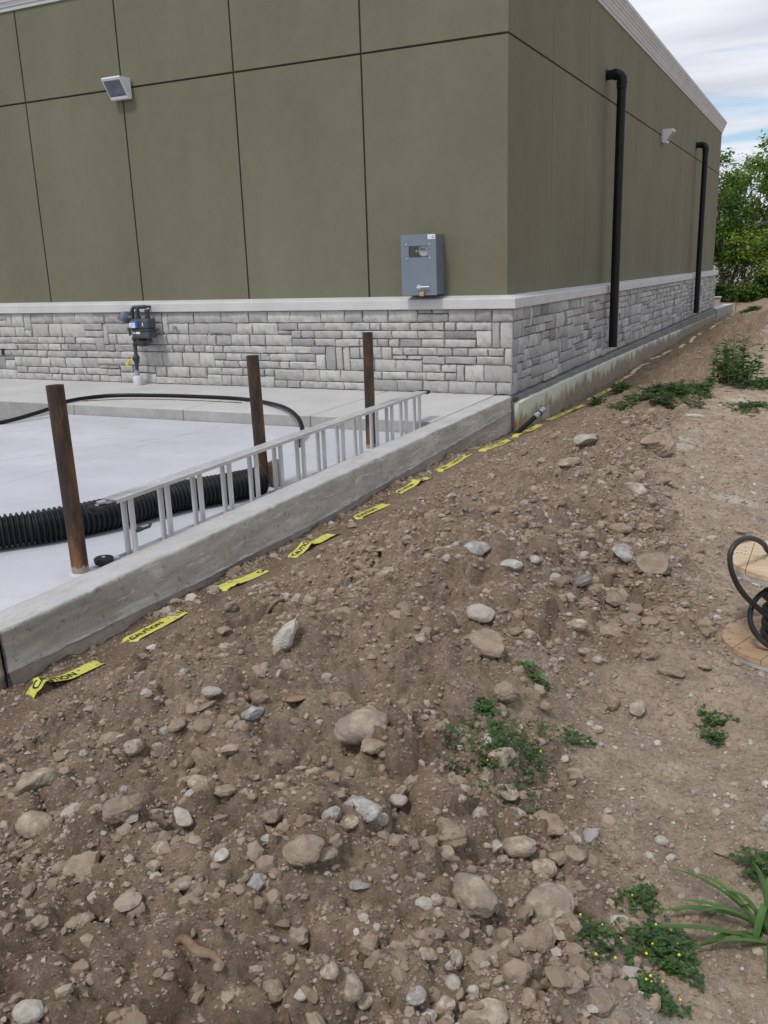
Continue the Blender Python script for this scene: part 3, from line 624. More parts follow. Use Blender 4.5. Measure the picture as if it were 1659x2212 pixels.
def build_building():
    b = thing('commercial_building', 'new olive stucco commercial building with grey ledge stone base and pale cornice', 'building', (0, 0, 0))
    obj('wall_core', MB().box(-14, -0.022, 0.022, LY-0.022, -0.7, 4.9), MT['reveal'], b)
    obj('roof', MB().box(-13.9, -0.1, 0.1, LY-0.1, 4.9, 5.08), MT['roof'], b)
    g = 0.011
    # stucco panels: front
    xs = [-14, -10.19, -8.49, -6.785, -5.115, -3.408, -1.704, 0.0]
    for z0, z1 in ((TRIM-0.22, REV-g), (REV+g, CORN+0.1)):
        for i in range(len(xs)-1):
            a = xs[i]+g if i else xs[i]; e = xs[i+1]-g if i < len(xs)-2 else 0.0
            obj('wall_panel', MB().box(a, e, 0.0, 0.03, z0, z1, 0.003), MT['stucco'], b)
        ys = [0.032, 1.72, 3.50, 5.28, 7.07, 8.88, 10.65, 12.43, 14.2, 15.98, 17.75, LY]
        for i in range(len(ys)-1):
            obj('wall_panel', MB().box(-0.03, 0.0, ys[i]+(0.004 if i else 0), ys[i+1]-0.004, z0, z1, 0.003), MT['stucco'], b)
        obj('wall_panel', MB().box(-14, -0.03, LY-0.03, LY, z0, z1), MT['stucco'], b)
    # stepped cornice swept round the corner (front, right side and the far return)
    prof = [(0.0, 4.83), (0.045, 4.83), (0.045, 4.90), (0.07, 4.905), (0.075, 4.93), (0.105, 4.985), (0.115, 4.99), (0.115, 5.05), (0.135, 5.055), (0.165, 5.12), (0.185, 5.125), (0.185, 5.185), (0.205, 5.19), (0.225, 5.24), (0.245, 5.245), (0.245, 5.33), (0.0, 5.33)]
    prof = [(d*0.46, 4.845+(z-4.83)*0.64) for d, z in prof]
    mb = MB(); m = len(prof); rings = []
    for fn in (lambda d, z: (-14, -d, z), lambda d, z: (d, -d, z), lambda d, z: (d, LY+d, z), lambda d, z: (-14, LY+d, z)): rings.append([fn(d, z) for d, z in prof])
    vs = [v for r in rings for v in r]; fs = [(i*m+k, i*m+(k+1) % m, (i+1)*m+(k+1) % m, (i+1)*m+k) for i in range(3) for k in range(m)]
    mb.add(vs, fs); obj('cornice', mb, MT['cornice'], b)
    # sloped trim cap over the stone
    prof = [(-0.01, 0.955), (0.122, 0.955), (0.132, 0.962), (0.132, 1.06), (0.124, 1.072), (0.0, 1.10), (-0.01, 1.10)]
    mb = MB(); m = len(prof); rings = [[fn(d, z) for d, z in prof] for fn in (lambda d, z: (-14, -d, z), lambda d, z: (d, -d, z), lambda d, z: (d, LY+d, z+FALL*LY), lambda d, z: (-14, LY+d, z+FALL*LY))]
    mb.add([v for r in rings for v in r], [(i*m+k, i*m+(k+1) % m, (i+1)*m+(k+1) % m, (i+1)*m+k) for i in range(3) for k in range(m)])
    obj('trim_band', mb, MT['trim'], b)
    # stone base: mortar bed and single stones
    mort = obj('stone_base', MB().box(-14, -0.0, -0.052, 0.03, 0.0, 0.953).box(-0.0, 0.052, -0.052, LY+0.02, -0.03, 0.90).box(-14, 0.0, LY-0.02, LY+0.05, -0.03, 0.953), MT['mortar'], b)
    R = random.Random(5); mm = 0.0476; gap = 0.0045; cnt = 0
    rest_V = []; rest_F = []; rest_T = []; nv = 0
    def emit(V, F, tone, single, loc):
        nonlocal nv
        if single:
            me = bpy.data.meshes.new('stone'); me.from_pydata(V, [], F); a = me.attributes.new('tone', 'FLOAT', 'POINT'); a.data.foreach_set('value', [tone]*len(V))
            me.materials.append(MT['stone']); me.polygons.foreach_set('use_smooth', [True]*len(F)); me.update()
            me.set_sharp_from_angle(angle=math.radians(38))
            o = obj('stone', me, None, mort); o.location = loc
        else:
            rest_V.extend([(v[0]+loc[0], v[1]+loc[1], v[2]+loc[2]) for v in V]); rest_F.extend([[i+nv for i in f] for f in F]); rest_T.extend([tone]*len(V)); nv += len(V)
    front = veneer_layout(9.2, 20, mm, 4)
    for (c, r, w, h) in front:
        x1 = 0.089-c*mm; x0 = x1-w*mm
        V, F = stone_geo(w*mm-2*gap, h*mm-2*gap, 0.04+R.uniform(-.006, .006), R)
        tone = min(1, max(0, R.gauss(0.66, 0.2)))
        single = x0 > -7.95 and w*h >= 3
        cnt += single
        emit(V, F, tone, single, (x0+gap, -0.05, 0.001+r*mm+gap))
    right = veneer_layout(LY+0.04, 20, mm, 9, 1)
    nr = 0
    for (c, r, w, h) in right:
        y0 = -0.045+c*mm
        V, F = stone_geo(w*mm-2*gap, h*mm-2*gap, 0.04+R.uniform(-.008, .01), R)
        V = [(-v[1], v[0], v[2]) for v in V]
        tone = min(1, max(0, R.gauss(0.58, 0.24)))
        single = cnt+nr < 298 and y0 < 4.2 and w*h >= 4
        nr += single
        emit(V, F, tone, single, (0.05, y0+gap, 0.001+r*mm+gap+FALL*y0))
    me = bpy.data.meshes.new('smaller_stones'); me.from_pydata(rest_V, [], rest_F); a = me.attributes.new('tone', 'FLOAT', 'POINT'); a.data.foreach_set('value', rest_T)
    me.polygons.foreach_set('use_smooth', [True]*len(rest_F)); me.update(); me.set_sharp_from_angle(angle=math.radians(38))
    tag(obj('smaller_stones', me, MT['stone'], mort), kind='stuff')
    # foundation strip and foam board below the stone
    mb = MB(); mb.prism([(0.0, -0.001), (0.112, -0.03), (0.118, -0.036), (0.118, -0.75), (0.0, -0.75)], -0.098, LY+0.05, 'Y'); mb.v = [(v[0], v[1], v[2]+(FALL*v[1] if v[2] > -0.5 else 0)) for v in mb.v]; obj('foundation', mb, MT['strip'], b)
    n = 260; ys = np.linspace(-0.09, LY+0.04, n); ft = np.interp(ys, [-0.33, 1.5, 4.6, 9.1, 19.5], [-0.075, -0.092, -0.125, -0.19, -0.34])
    rg = 0.012*vnoise(ys*7, ys*0, 3)+0.008*vnoise(ys*22, ys*0, 5)-0.03*np.clip(vnoise(ys*3.1, ys*0+3, 7)-0.3, 0, 1); V = []
    for k in range(n):
        z = ft[k]+rg[k]; x = 0.168+0.003*vnoise(ys[k:k+1]*6, ys[k:k+1]*0, 2)[0]
        V += [(0.1195, ys[k], -0.8), (0.1195, ys[k], z), (x-0.012, ys[k], z+0.003), (x, ys[k], z-0.008), (x, ys[k], z-0.12), (x, ys[k], -0.8)]
    F = [(6*k+q, 6*k+q+1, 6*k+7+q, 6*k+6+q) for k in range(n-1) for q in range(5)]; F += [tuple(range(6))[::-1], tuple(range(6*(n-1), 6*n))]
    fo = obj('foam_board', MB().add(V, F), MT['foam'], b); fo['label'] = 'pale green foam insulation board with mud stains'
    # orange paint blob and torn patch near the corner
    d = ray(1115, 920); p = CAM+d*(0.171-CAM[0])/d[0]
    mb = MB(); mb.add([(0.1715, p[1]+0.035*math.cos(a)*(1+.3*math.sin(3*a)), p[2]+0.05*math.sin(a)) for a in np.linspace(0, 2*PI, 15)[:-1]], [tuple(range(14))]); obj('orange_mark', mb, MT['orange'], fo)
    d = ray(1172, 882); p = CAM+d*(0.171-CAM[0])/d[0]
    mb = MB(); mb.box(0.169, 0.176, p[1]-0.02, p[1]+0.30, -0.5, p[2]+0.0, 0.002); obj('brown_board', mb, MT['wood_edge'], fo)
    mb = MB(); mb.box(0.10, 0.15, -0.11, -0.03, -0.06, -0.015, 0.006); obj('flashing_end', mb, MT['gaspipe'], b)
    # low wall continuing behind the building, and a block end
    t = thing('low_wall', 'short pale concrete wall running on past the far end of the building', 'wall', (0.1, 23, -0.6))
    mb = MB().box(-0.1, 0.19, LY+0.10, 25.4, -0.9, -0.19, 0.01); mb.v = [(v[0], v[1], v[2]-0.022*(v[1]-LY)) for v in mb.v]; obj('wall_body', mb, MT['walk'], t)
    o = obj('concrete_block', MB().box(-1.25, -0.42, 26.9, 27.2, -0.62, -0.17, 0.015).box(-1.29, -0.38, 26.86, 27.24, -0.17, -0.12, 0.008), MT['walk'], loc=(-0.75, 27.05, -0.6)); tag(o, 'pale concrete block standing beyond the far corner of the building', 'block')
    o = obj('thin_stake', MB().tube([(0.27, 25.6, -0.8), (0.273, 25.62, -0.2), (0.282, 25.6, 0.12)], 0.014, 6).cyl((0.282, 25.6, 0.10), (0.282, 25.6, 0.14), 0.02, 6), MT['rust'], loc=(0.27, 25.6, -0.7)); tag(o, 'thin dark stake standing at the end of the low concrete wall', 'stake')
build_building()
# ------------------------------------------------------------------ wall fixtures
def wall_lamp(loc, rz, label):
    t = thing('wall_light', label, 'wall light', loc, 'white wall lights on the stucco'); t.rotation_euler.z = rz
    def part(n, mb, m, par=None): o = bpy.data.objects.new(n, mb.mesh(n)); COL.objects.link(o); o.data.materials.append(m); o.parent = par or t; return o
    w = 0.145; pr = [(-0.03, 0), (-0.085, 0), (-0.235, 0.225), (-0.225, 0.24), (-0.03, 0.245)]
    part('back_plate', MB().box(-0.125, 0.125, -0.028, 0.0, 0.015, 0.235, 0.006), MT['white'])
    h = part('housing', MB().prism(pr, -w, -w+0.014).prism(pr, w-0.014, w).box(-w+.0141, w-.0141, -0.224, -0.03, 0.226, 0.243).box(-w+.0141, w-.0141, -0.084, -0.03, 0.001, 0.014)
         .prism([(-0.0855, 0.0015), (-0.1, 0.002), (-0.115, 0.03), (-0.10, 0.03)], -w+.0141, w-.0141).prism([(-0.215, 0.20), (-0.2315, 0.22), (-0.235, 0.2245), (-0.205, 0.2245)], -w+.0141, w-.0141)
         .box(-w+.0141, w-.0141, -0.04, -0.031, 0.0145, 0.2255), MT['white'])
    part('screw', MB().lathe([(0.006, 0), (0.006, 0.004), (0.002, 0.006)], (w, -0.09, 0.10), 'X', 10), MT['gas'], h)
    part('reflector', MB().prism([(-0.06, 0.03), (-0.05, 0.2), (-0.17, 0.215), (-0.16, 0.20), (-0.075, 0.18), (-0.075, 0.05)], -0.11, 0.11).box(-0.06, 0.10, -0.11, -0.06, 0.06, 0.14, 0.008), MT['lamp_in'])
    part('glass', MB().prism([(-0.108, 0.03), (-0.112, 0.03), (-0.219, 0.20), (-0.215, 0.20)], -w+0.0145, w-0.0145), MT['glass'])
    return t
wall_lamp((-5.085, 0, 3.585), 0, 'white wedge wall light on the front wall above the gas meter')
wall_lamp((0, 9.7, 3.585), PI/2, 'white wedge wall light on the side wall between two black downpipes')

def meter_box():
    t = thing('meter_cabinet', 'grey steel electric meter cabinet with glass window and padlocked handle', 'meter cabinet', (-0.95, 0, 1.12))
    x0, x1, z0, z1, yf = -1.162, -0.738, 1.12, 1.778, -0.25
    wx0, wx1, wz0, wz1 = -1.068, -0.84, 1.532, 1.655
    obj('cabinet_body', MB().box(x0+.006, x1-.006, -0.232, 0.0, z0+.006, z0+.02).box(x0+.006, x1-.006, -0.232, 0.0, z1-.02, z1-.006).box(x0+.006, x0+.016, -0.232, 0.0, z0+.0205, z1-.0205).box(x1-.016, x1-.006, -0.232, 0.0, z0+.0205, z1-.0205).box(x0+.0165, x1-.0165, -0.012, 0.0, z0+.0205, z1-.0205), MT['boxgrey'], t)
    # door: four plates round the window opening
    mb = MB(); mb.box(x0, wx0, yf, -0.233, z0, z1).box(wx1, x1, yf, -0.233, z0, z1).box(wx0+.0005, wx1-.0005, yf+.0002, -0.233, z0, wz0).box(wx0+.0005, wx1-.0005, yf+.0002, -0.233, wz1, z1)
    d = obj('door', mb, MT['boxgrey'], t)
    obj('window_recess', MB().box(wx0-.02, wx1+.02, -0.06, -0.05, wz0-.02, wz1+.02), MT['dark'], t)
    mt = obj('meter', MB().lathe([(0.075, 0.12), (0.075, -0.06), (0.068, -0.075), (0.055, -0.082)], (-0.905, -0.12, 1.60), 'Y', 28), MT['meterface'], t)
    obj('display', MB().box(-0.95, -0.885, -0.206, -0.2025, 1.606, 1.628), MT['gas'], mt)
    obj('seal', MB().lathe([(0.012, 0), (0.012, -0.012)], (-0.995, -0.19, 1.60), 'Y', 12), MT['meterface'], mt)
    obj('window_pane', MB().box(wx0+.001, wx1-.001, -0.241, -0.238, wz0+.001, wz1-.001), MT['clear'], d)
    for x, z in ((-1.098, 1.67), (-1.094, 1.518), (-0.814, 1.668), (-0.812, 1.522)): obj('screw', MB().lathe([(0.010, 0), (0.010, -0.004), (0.004, -0.008)], (x, yf, z), 'Y', 12), MT['chrome'], d)
    h = obj('handle', MB().lathe([(0.032, 0), (0.032, -0.012), (0.02, -0.022)], (-0.95, yf, 1.205), 'Y', 20).tube([(-0.96, yf-.028, 1.205), (-0.90, yf-.034, 1.211), (-0.815, yf-.03, 1.213)], [0.013, 0.012, 0.007], 10), MT['chrome'], t)
    pl = obj('padlock', MB().box(-0.938, -0.886, yf-.03, yf-.008, 1.112, 1.155, 0.004), MT['brass'], t)
    obj('shackle', MB().tube([(-0.927, yf-.019, 1.153), (-0.927, yf-.019, 1.185), (-0.912, yf-.019, 1.198), (-0.897, yf-.019, 1.185), (-0.897, yf-.019, 1.153)], 0.004, 8), MT['chrome'], pl)
    s = obj('sticker', MB().box(-0.836, -0.748, yf-.0015, yf-.0002, 1.722, 1.771), MT['sticker'], d)
    obj('print', MB().box(-0.79, -0.76, yf-.0022, yf-.0016, 1.733, 1.741).box(-0.785, -0.762, yf-.0022, yf-.0016, 1.75, 1.757), MT['red'], s)
    obj('print', MB().box(-0.826, -0.796, yf-.0022, yf-.0016, 1.744, 1.749), MT['meterface'], s)
meter_box()

def gas_meter():
    Y = -0.27; t = thing('gas_meter', 'slate grey gas meter with blue dial, dark riser pipe and yellow lever', 'gas meter', (-5.1, Y, 0))
    P = MT['gaspipe']
    obj('collar', MB().lathe([(0.058, 0), (0.062, 0.01), (0.062, 0.105), (0.05, 0.125), (0.03, 0.13)], (-5.115, Y, 0), 'Z', 20), MT['whitepvc'], t)
    obj('riser_sleeve', MB().cyl((-5.115, Y, 0.125), (-5.114, Y, 0.20), 0.031), MT['bluecoup'], t)
    rp = obj('riser_pipe', MB().tube([(-5.114, Y, 0.19), (-5.105, Y, 0.36), (-5.098, Y, 0.6), (-5.09, Y, 0.97), (-5.086, Y, 1.0), (-5.07, Y, 1.022), (-5.04, Y, 1.028), (-4.98, Y, 1.028)], 0.024, 12), P, t)
    for z in (0.30, 0.52, 0.60, 0.86, 0.94): obj('coupling', MB().cyl((-5.10, Y, z), (-5.099, Y, z+0.04), 0.034, 12), P, rp)
    obj('drop_pipe', MB().tube([(-4.905, -0.20, 1.03), (-4.965, Y, 1.03), (-4.99, Y, 1.018), (-5.0, Y, 0.99), (-5.0, Y, 0.87)], 0.024, 12).cyl((-5.0, Y, 0.88), (-5.0, Y, 0.92), 0.036, 12).cyl((-5.0, Y, 0.96), (-5.0, Y, 0.985), 0.032, 12), P, t)
    obj('outlet_stub', MB().cyl((-4.84, Y, 0.87), (-4.84, Y, 0.985), 0.026, 12).cyl((-4.84, Y, 0.955), (-4.84, Y, 1.0), 0.034, 8).cyl((-4.84, Y, 0.88), (-4.84, Y, 0.915), 0.036, 12), P, t)
    v = obj('valve', MB().lathe([(0.03, -0.05), (0.045, -0.02), (0.05, 0.0), (0.045, 0.02), (0.03, 0.05)], (-5.107, Y, 0.36), 'Z', 14).cyl((-5.107, Y-0.06, 0.36), (-5.107, Y+.02, 0.36), 0.02, 10), P, t)
    obj('lever', MB().tube([(-5.12, Y-.055, 0.36), (-5.17, Y-.065, 0.335), (-5.215, Y-.065, 0.275)], [0.010, 0.02, 0.024], 8), MT['yellow'], v)
    # meter case: rounded halves with a flange between
    def rounded(x0, x1, z0, z1, y0, y1, bev):
        return MB().box(x0, x1, y0, y1, z0, z1, bev)
    c = obj('meter_case', rounded(-5.05, -4.77, 0.742, 0.884, -0.37, -0.19, 0.03), MT['gas'], t); obj('lower_case', rounded(-5.045, -4.762, 0.63, 0.738, -0.375, -0.185, 0.028), MT['gas'], t)
    obj('flange', MB().box(-5.062, -4.748, -0.385, -0.175, 0.732, 0.748, 0.004), MT['gas'], t)
    i = obj('dial_housing', MB().box(-5.045, -4.925, -0.405, -0.36, 0.765, 0.855, 0.012), MT['blue'], c)
    obj('dial_face', MB().box(-5.042, -4.95, -0.4085, -0.4052, 0.772, 0.835), MT['sticker'], i)
    obj('dial_print', MB().box(-5.03, -4.995, -0.410, -0.4086, 0.782, 0.788).box(-5.01, -5.004, -0.410, -0.4086, 0.805, 0.82).box(-4.985, -4.979, -0.410, -0.4086, 0.80, 0.815), MT['ink'], i)
    obj('label_plate', MB().box(-4.97, -4.905, -0.3775, -0.3755, 0.69, 0.718), MT['sticker'], c); obj('label_plate', MB().box(-5.03, -4.98, -0.3775, -0.3755, 0.69, 0.715), MT['meterface'], c)
    obj('side_tag', MB().box(-4.86, -4.845, -0.3725, -0.3705, 0.79, 0.835), MT['sticker'], c)
    rg = obj('regulator', MB().lathe([(0.03, 0.07), (0.04, 0.05), (0.078, 0.045), (0.08, 0.025), (0.076, 0.02), (0.076, -0.005), (0.055, -0.045), (0.034, -0.05), (0.034, -0.065)], (-5.225, Y-.01, 0.90), 'X', 24).cyl((-5.16, Y, 0.90), (-5.09, Y, 0.90), 0.026, 12), MT['regblue'], t)
    obj('cap', MB().lathe([(0.031, 0), (0.033, -0.012), (0.028, -0.03)], (-5.29, Y-.01, 0.90), 'X', 16), MT['red'], rg)
    obj('cap_ring', MB().lathe([(0.033, 0.012), (0.033, 0.0)], (-5.29, Y-.01, 0.90), 'X', 16), MT['sticker'], rg)
    obj('bypass', MB().tube([(-5.095, Y, 0.745), (-5.15, Y, 0.745), (-5.168, Y, 0.735), (-5.168, Y, 0.66)], 0.014, 10).lathe([(0.024, -0.02), (0.024, 0.02)], (-5.165, Y, 0.745), 'Y', 12).tube([(-5.168, Y, 0.69), (-5.10, Y, 0.685)], 0.010, 8), P, t)
    obj('lower_fitting', MB().tube([(-5.095, Y, 0.565), (-5.03, Y, 0.565)], 0.026, 12).lathe([(0.035, -0.06), (0.058, -0.045), (0.058, 0.045), (0.035, 0.06)], (-4.97, Y, 0.575), 'X', 16).tube([(-4.92, Y, 0.58), (-4.86, Y, 0.58), (-4.80, Y, 0.585)], [0.03, 0.034, 0.016], 10).tube([(-4.88, Y, 0.60), (-4.88, Y, 0.53)], 0.02, 8).cyl((-4.84, Y, 0.59), (-4.84, Y, 0.64), 0.022, 8), P, t)
    obj('wall_bracket', MB().box(-5.11, -5.07, Y, -0.08, 0.80, 0.825).box(-4.925, -4.885, -0.2, -0.08, 1.018, 1.042), P, t)
gas_meter()
def tap():
    t = thing('hose_tap', 'small grey metal hose tap on the stone beside the gas meter', 'tap', (-4.53, -0.09, 0.75))
    obj('tap_body', MB().tube([(-4.53, -0.08, 0.755), (-4.53, -0.15, 0.755), (-4.53, -0.175, 0.735), (-4.53, -0.18, 0.70)], [0.016, 0.016, 0.015, 0.017], 10).lathe([(0.026, 0), (0.026, -0.006)], (-4.53, -0.082, 0.755), 'Y', 14), MT['bluecoup'], t)
    obj('tap_wheel', MB().cyl((-4.53, -0.14, 0.755), (-4.53, -0.155, 0.79), 0.008, 8).box(-4.565, -4.495, -0.162, -0.152, 0.786, 0.796, 0.002).box(-4.537, -4.523, -0.185, -0.13, 0.7862, 0.7958, 0.002), MT['chrome'], t)
    o = obj('outlet_box', MB().box(-7.81, -7.755, -0.095, -0.05, 0.355, 0.46, 0.004).box(-7.80, -7.765, -0.104, -0.095, 0.37, 0.445, 0.003), MT['dark'], loc=(-7.78, -0.09, 0.4)); tag(o, 'small black outlet box set in the stone far from the corner', 'outlet box')
tap()
def downpipe(y, ztop, zbot, label):
    t = thing('downpipe', label, 'downpipe', (0.22, y, zbot), 'black downpipes on the side wall'); r = 0.067; x = 0.225
    obj('pipe', MB().tube([(x, y, ztop-0.16), (x, y, 2.0), (x, y, zbot)], r, 24).tube([(x, y, zbot+0.002), (x, y, zbot-0.0005)], r*0.86, 24), MT['hdpe'], t)
    pts = [(x+0.002-0.10+0.10*math.cos(a), y, ztop-0.10+0.10*math.sin(a)) for a in np.linspace(0, PI/2, 9)]
    obj('elbow', MB().tube([(x, y, ztop-0.2), (x, y, ztop-0.12)]+pts+[(x-0.13, y, ztop)], r+0.009, 24).cyl((x, y, ztop-0.135), (x, y, ztop-0.115), r+0.014, 24).cyl((x-0.105, y, ztop), (x-0.085, y, ztop), r+0.014, 24), MT['hdpe'], t)
    obj('wall_stub', MB().cyl((0.0, y, ztop), (x-0.09, y, ztop), r, 24).cyl((0.0, y, ztop), (0.012, y, ztop), r+0.022, 24), MT['hdpe'], t)
downpipe(4.62, 4.03, 0.10, 'black downpipe on the side wall nearest the meter cabinet corner')
downpipe(14.72, 4.02, 0.01, 'black downpipe on the side wall towards the far trees')

# ------------------------------------------------------------------ things on the slab
def bollard(x, y, h, lean, label):
    t = thing('steel_bollard', label, 'bollard', (x, y, sz(y)), 'rusty bollards along the slab edge'); r = 0.0445
    tx, ty = lean
    a = Vector((x, y, sz(y)-0.05)); b = Vector((x+tx, y+ty, h))
    pts = [a.lerp(b, q) for q in np.linspace(0, 1, 6)]
    mb = MB(); mb.tube(pts, r, 28, caps=False)
    ri = 0.038; inner = [b.lerp(a, q) for q in (0, 0.1, 0.3)]; mb.tube(inner, ri, 28, caps=False)
    ax = (b-a).normalized(); u = ax.orthogonal().normalized(); w = ax.cross(u); n = 28
    o1 = [b+(u*math.cos(2*PI*k/n)+w*math.sin(2*PI*k/n))*r for k in range(n)]; o2 = [b+(u*math.cos(2*PI*k/n)+w*math.sin(2*PI*k/n))*ri for k in range(n)]
    mb.add(o1+o2, [(k, (k+1) % n, n+(k+1) % n, n+k) for k in range(n)])
    obj('pipe_shell', mb, MT['rust'], t)
    mb = MB(); m = 22; mb.add([(x+(r+0.012+0.012*random.random())*math.cos(2*PI*k/m), y+(r+0.012+0.012*random.random())*math.sin(2*PI*k/m), sz(y)+0.0005) for k in range(m)]+[(x+(r-.002)*math.cos(2*PI*k/m), y+(r-.002)*math.sin(2*PI*k/m), sz(y)+0.008+0.006*random.random()) for k in range(m)], [(k, (k+1) % m, m+(k+1) % m, m+k) for k in range(m)], True)
    obj('grout_ring', mb, MT['walk'], t)
    fill = b.lerp(a, 0.02); mb = MB(); mb.add([fill+(u*math.cos(2*PI*k/n)+w*math.sin(2*PI*k/n))*(ri+.001)+ax*random.uniform(-.008, .003) for k in range(n)]+[fill+ax*0.004], [(k, (k+1) % n, n) for k in range(n)], True)
    obj('concrete_fill', mb, MT['walk'], t)
for (bx, by, tx, ty, lb) in ((175, 1238, 118, 832, 'rusty steel bollard nearest the ladder feet, concrete splashed at its base'), (570, 1055, 545, 768, 'rusty steel bollard beside the end of the corrugated pipe'), (802, 970, 794, 718, 'rusty steel bollard between the ladder and the building corner')):
    q = onslab(bx, by); d = ray(tx, ty); e = CAM+d*(q[1]-CAM[1])/d[1]; bollard(q[0], q[1], e[2], (e[0]-q[0], 0.0), lb)

def ladder():
    t = thing('extension_ladder', 'aluminium extension ladder lying on edge along the concrete wall', 'ladder', (-0.25, -4, SLAB))
    A, B = Vector((-0.215, -6.067, 0)), Vector((-0.253, -1.97, 0)); ax = (B-A).normalized(); nx = Vector((ax.y, -ax.x, 0))
    zb, zt = SLAB+0.002, 0.281; SL = 0.0111; WR = 0.4
    def pt(s, off, z): p = A+ax*s+nx*off; return Vector((p.x, p.y, z+(sz(p.y)-SLAB)*(1.0 if z < 0.1 else 0.35)))
    def rail(s0, s1, off, z0, z1, hw, flip):
        # C-shaped rail: web plus two flanges
        mb = MB()
        zw0, zw1 = (z0, z0+0.004) if flip else (z1-0.004, z1)
        for (o0, o1, a, b) in ((off-hw, off+hw, zw0, zw1), (off-hw, off-hw+0.006, z0, z1), (off+hw-0.006, off+hw, z0, z1)):
            a_, b_ = (a, b) if (o1-o0) > 0.01 else ((a+0.0045, b) if flip else (a, b-0.0045))
            vs = [pt(s, o, z) for z in (a_, b_) for s, o in ((s0, o0), (s0, o1), (s1, o1), (s1, o0))]
            mb.add(vs, [(0, 3, 2, 1), (4, 5, 6, 7), (0, 1, 5, 4), (1, 2, 6, 5), (2, 3, 7, 6), (3, 0, 4, 7)])
        return obj('rail', mb, MT['alu'], t)
    rails = []
    for off in (0.027, -0.027):
        rails.append(rail(-0.13, 4.24, off, zt-0.021, zt, 0.0255, False)); rails.append(rail(-0.10, 4.24, off, zb, zb+0.022, 0.0255, True))
    for k in range(14):
        s = k*0.3152
        for off in (0.027, -0.027):
            mb = MB(); n = 10; r = 0.0168
            ring = [(math.cos(2*PI*q/n+0.3)*r*1.05, math.sin(2*PI*q/n+0.3)*r*0.92) for q in range(n)]
            vs = [pt(s+c, off+d, z) for z in (zb+0.005, zt-0.005) for c, d in ring]
            mb.add(vs, [(q, (q+1) % n, n+(q+1) % n, n+q) for q in range(n)], False); obj('rung', mb, MT['alu'], t)
            mb = MB(); p = pt(s, off, zt); mb.lathe([(0.017, 0.0), (0.014, 0.0025), (0.007, 0.001)], p, 'Z', 12); obj('rivet', mb, MT['alu'], rails[0])
    # feet at the near end, end caps at the far end
    for z, nm in ((zt-0.05, 0), (zb+0.024, 1)):
        q = pt(-0.17, -0.055, z)
        f = obj('rubber_foot', MB().lathe([(0.03, -0.020), (0.05, -0.012), (0.053, 0.0), (0.053, 0.014), (0.047, 0.019), (0.012, 0.019)], q, 'Z', 24), MT['rubber'], t)
        obj('bolt', MB().lathe([(0.011, 0.019), (0.011, 0.024), (0.005, 0.026)], q, 'Z', 10), MT['chrome'], f)
        a = pt(-0.125, 0.0, z); 
        obj('foot_bracket', MB().tube([q+Vector((0, 0, 0.030 if nm == 0 else 0.004)), pt(-0.09, -0.02, z+(0.034 if nm == 0 else 0.0))], 0.014 if nm == 0 else 0.010, 6), MT['alu'], f)
    for off in (0.027, -0.027):
        p = pt(4.26, off, zt-0.013); obj('end_cap', MB().box(p.x-0.034, p.x+0.034, p.y-0.035, p.y+0.035, zt-0.03, zt+0.002, 0.004), MT['rubber'], t)
    p = pt(0.02, 0.05, 0.1); obj('rung_lock', MB().box(p.x-0.03, p.x+0.006, p.y-0.02, p.y+0.03, 0.075, 0.095, 0.003).tube([(p.x, p.y+.02, 0.085), (p.x+.02, p.y+.06, 0.09), (p.x+.01, p.y+.085, 0.10)], 0.009, 8), MT['gas'], t)
ladder()

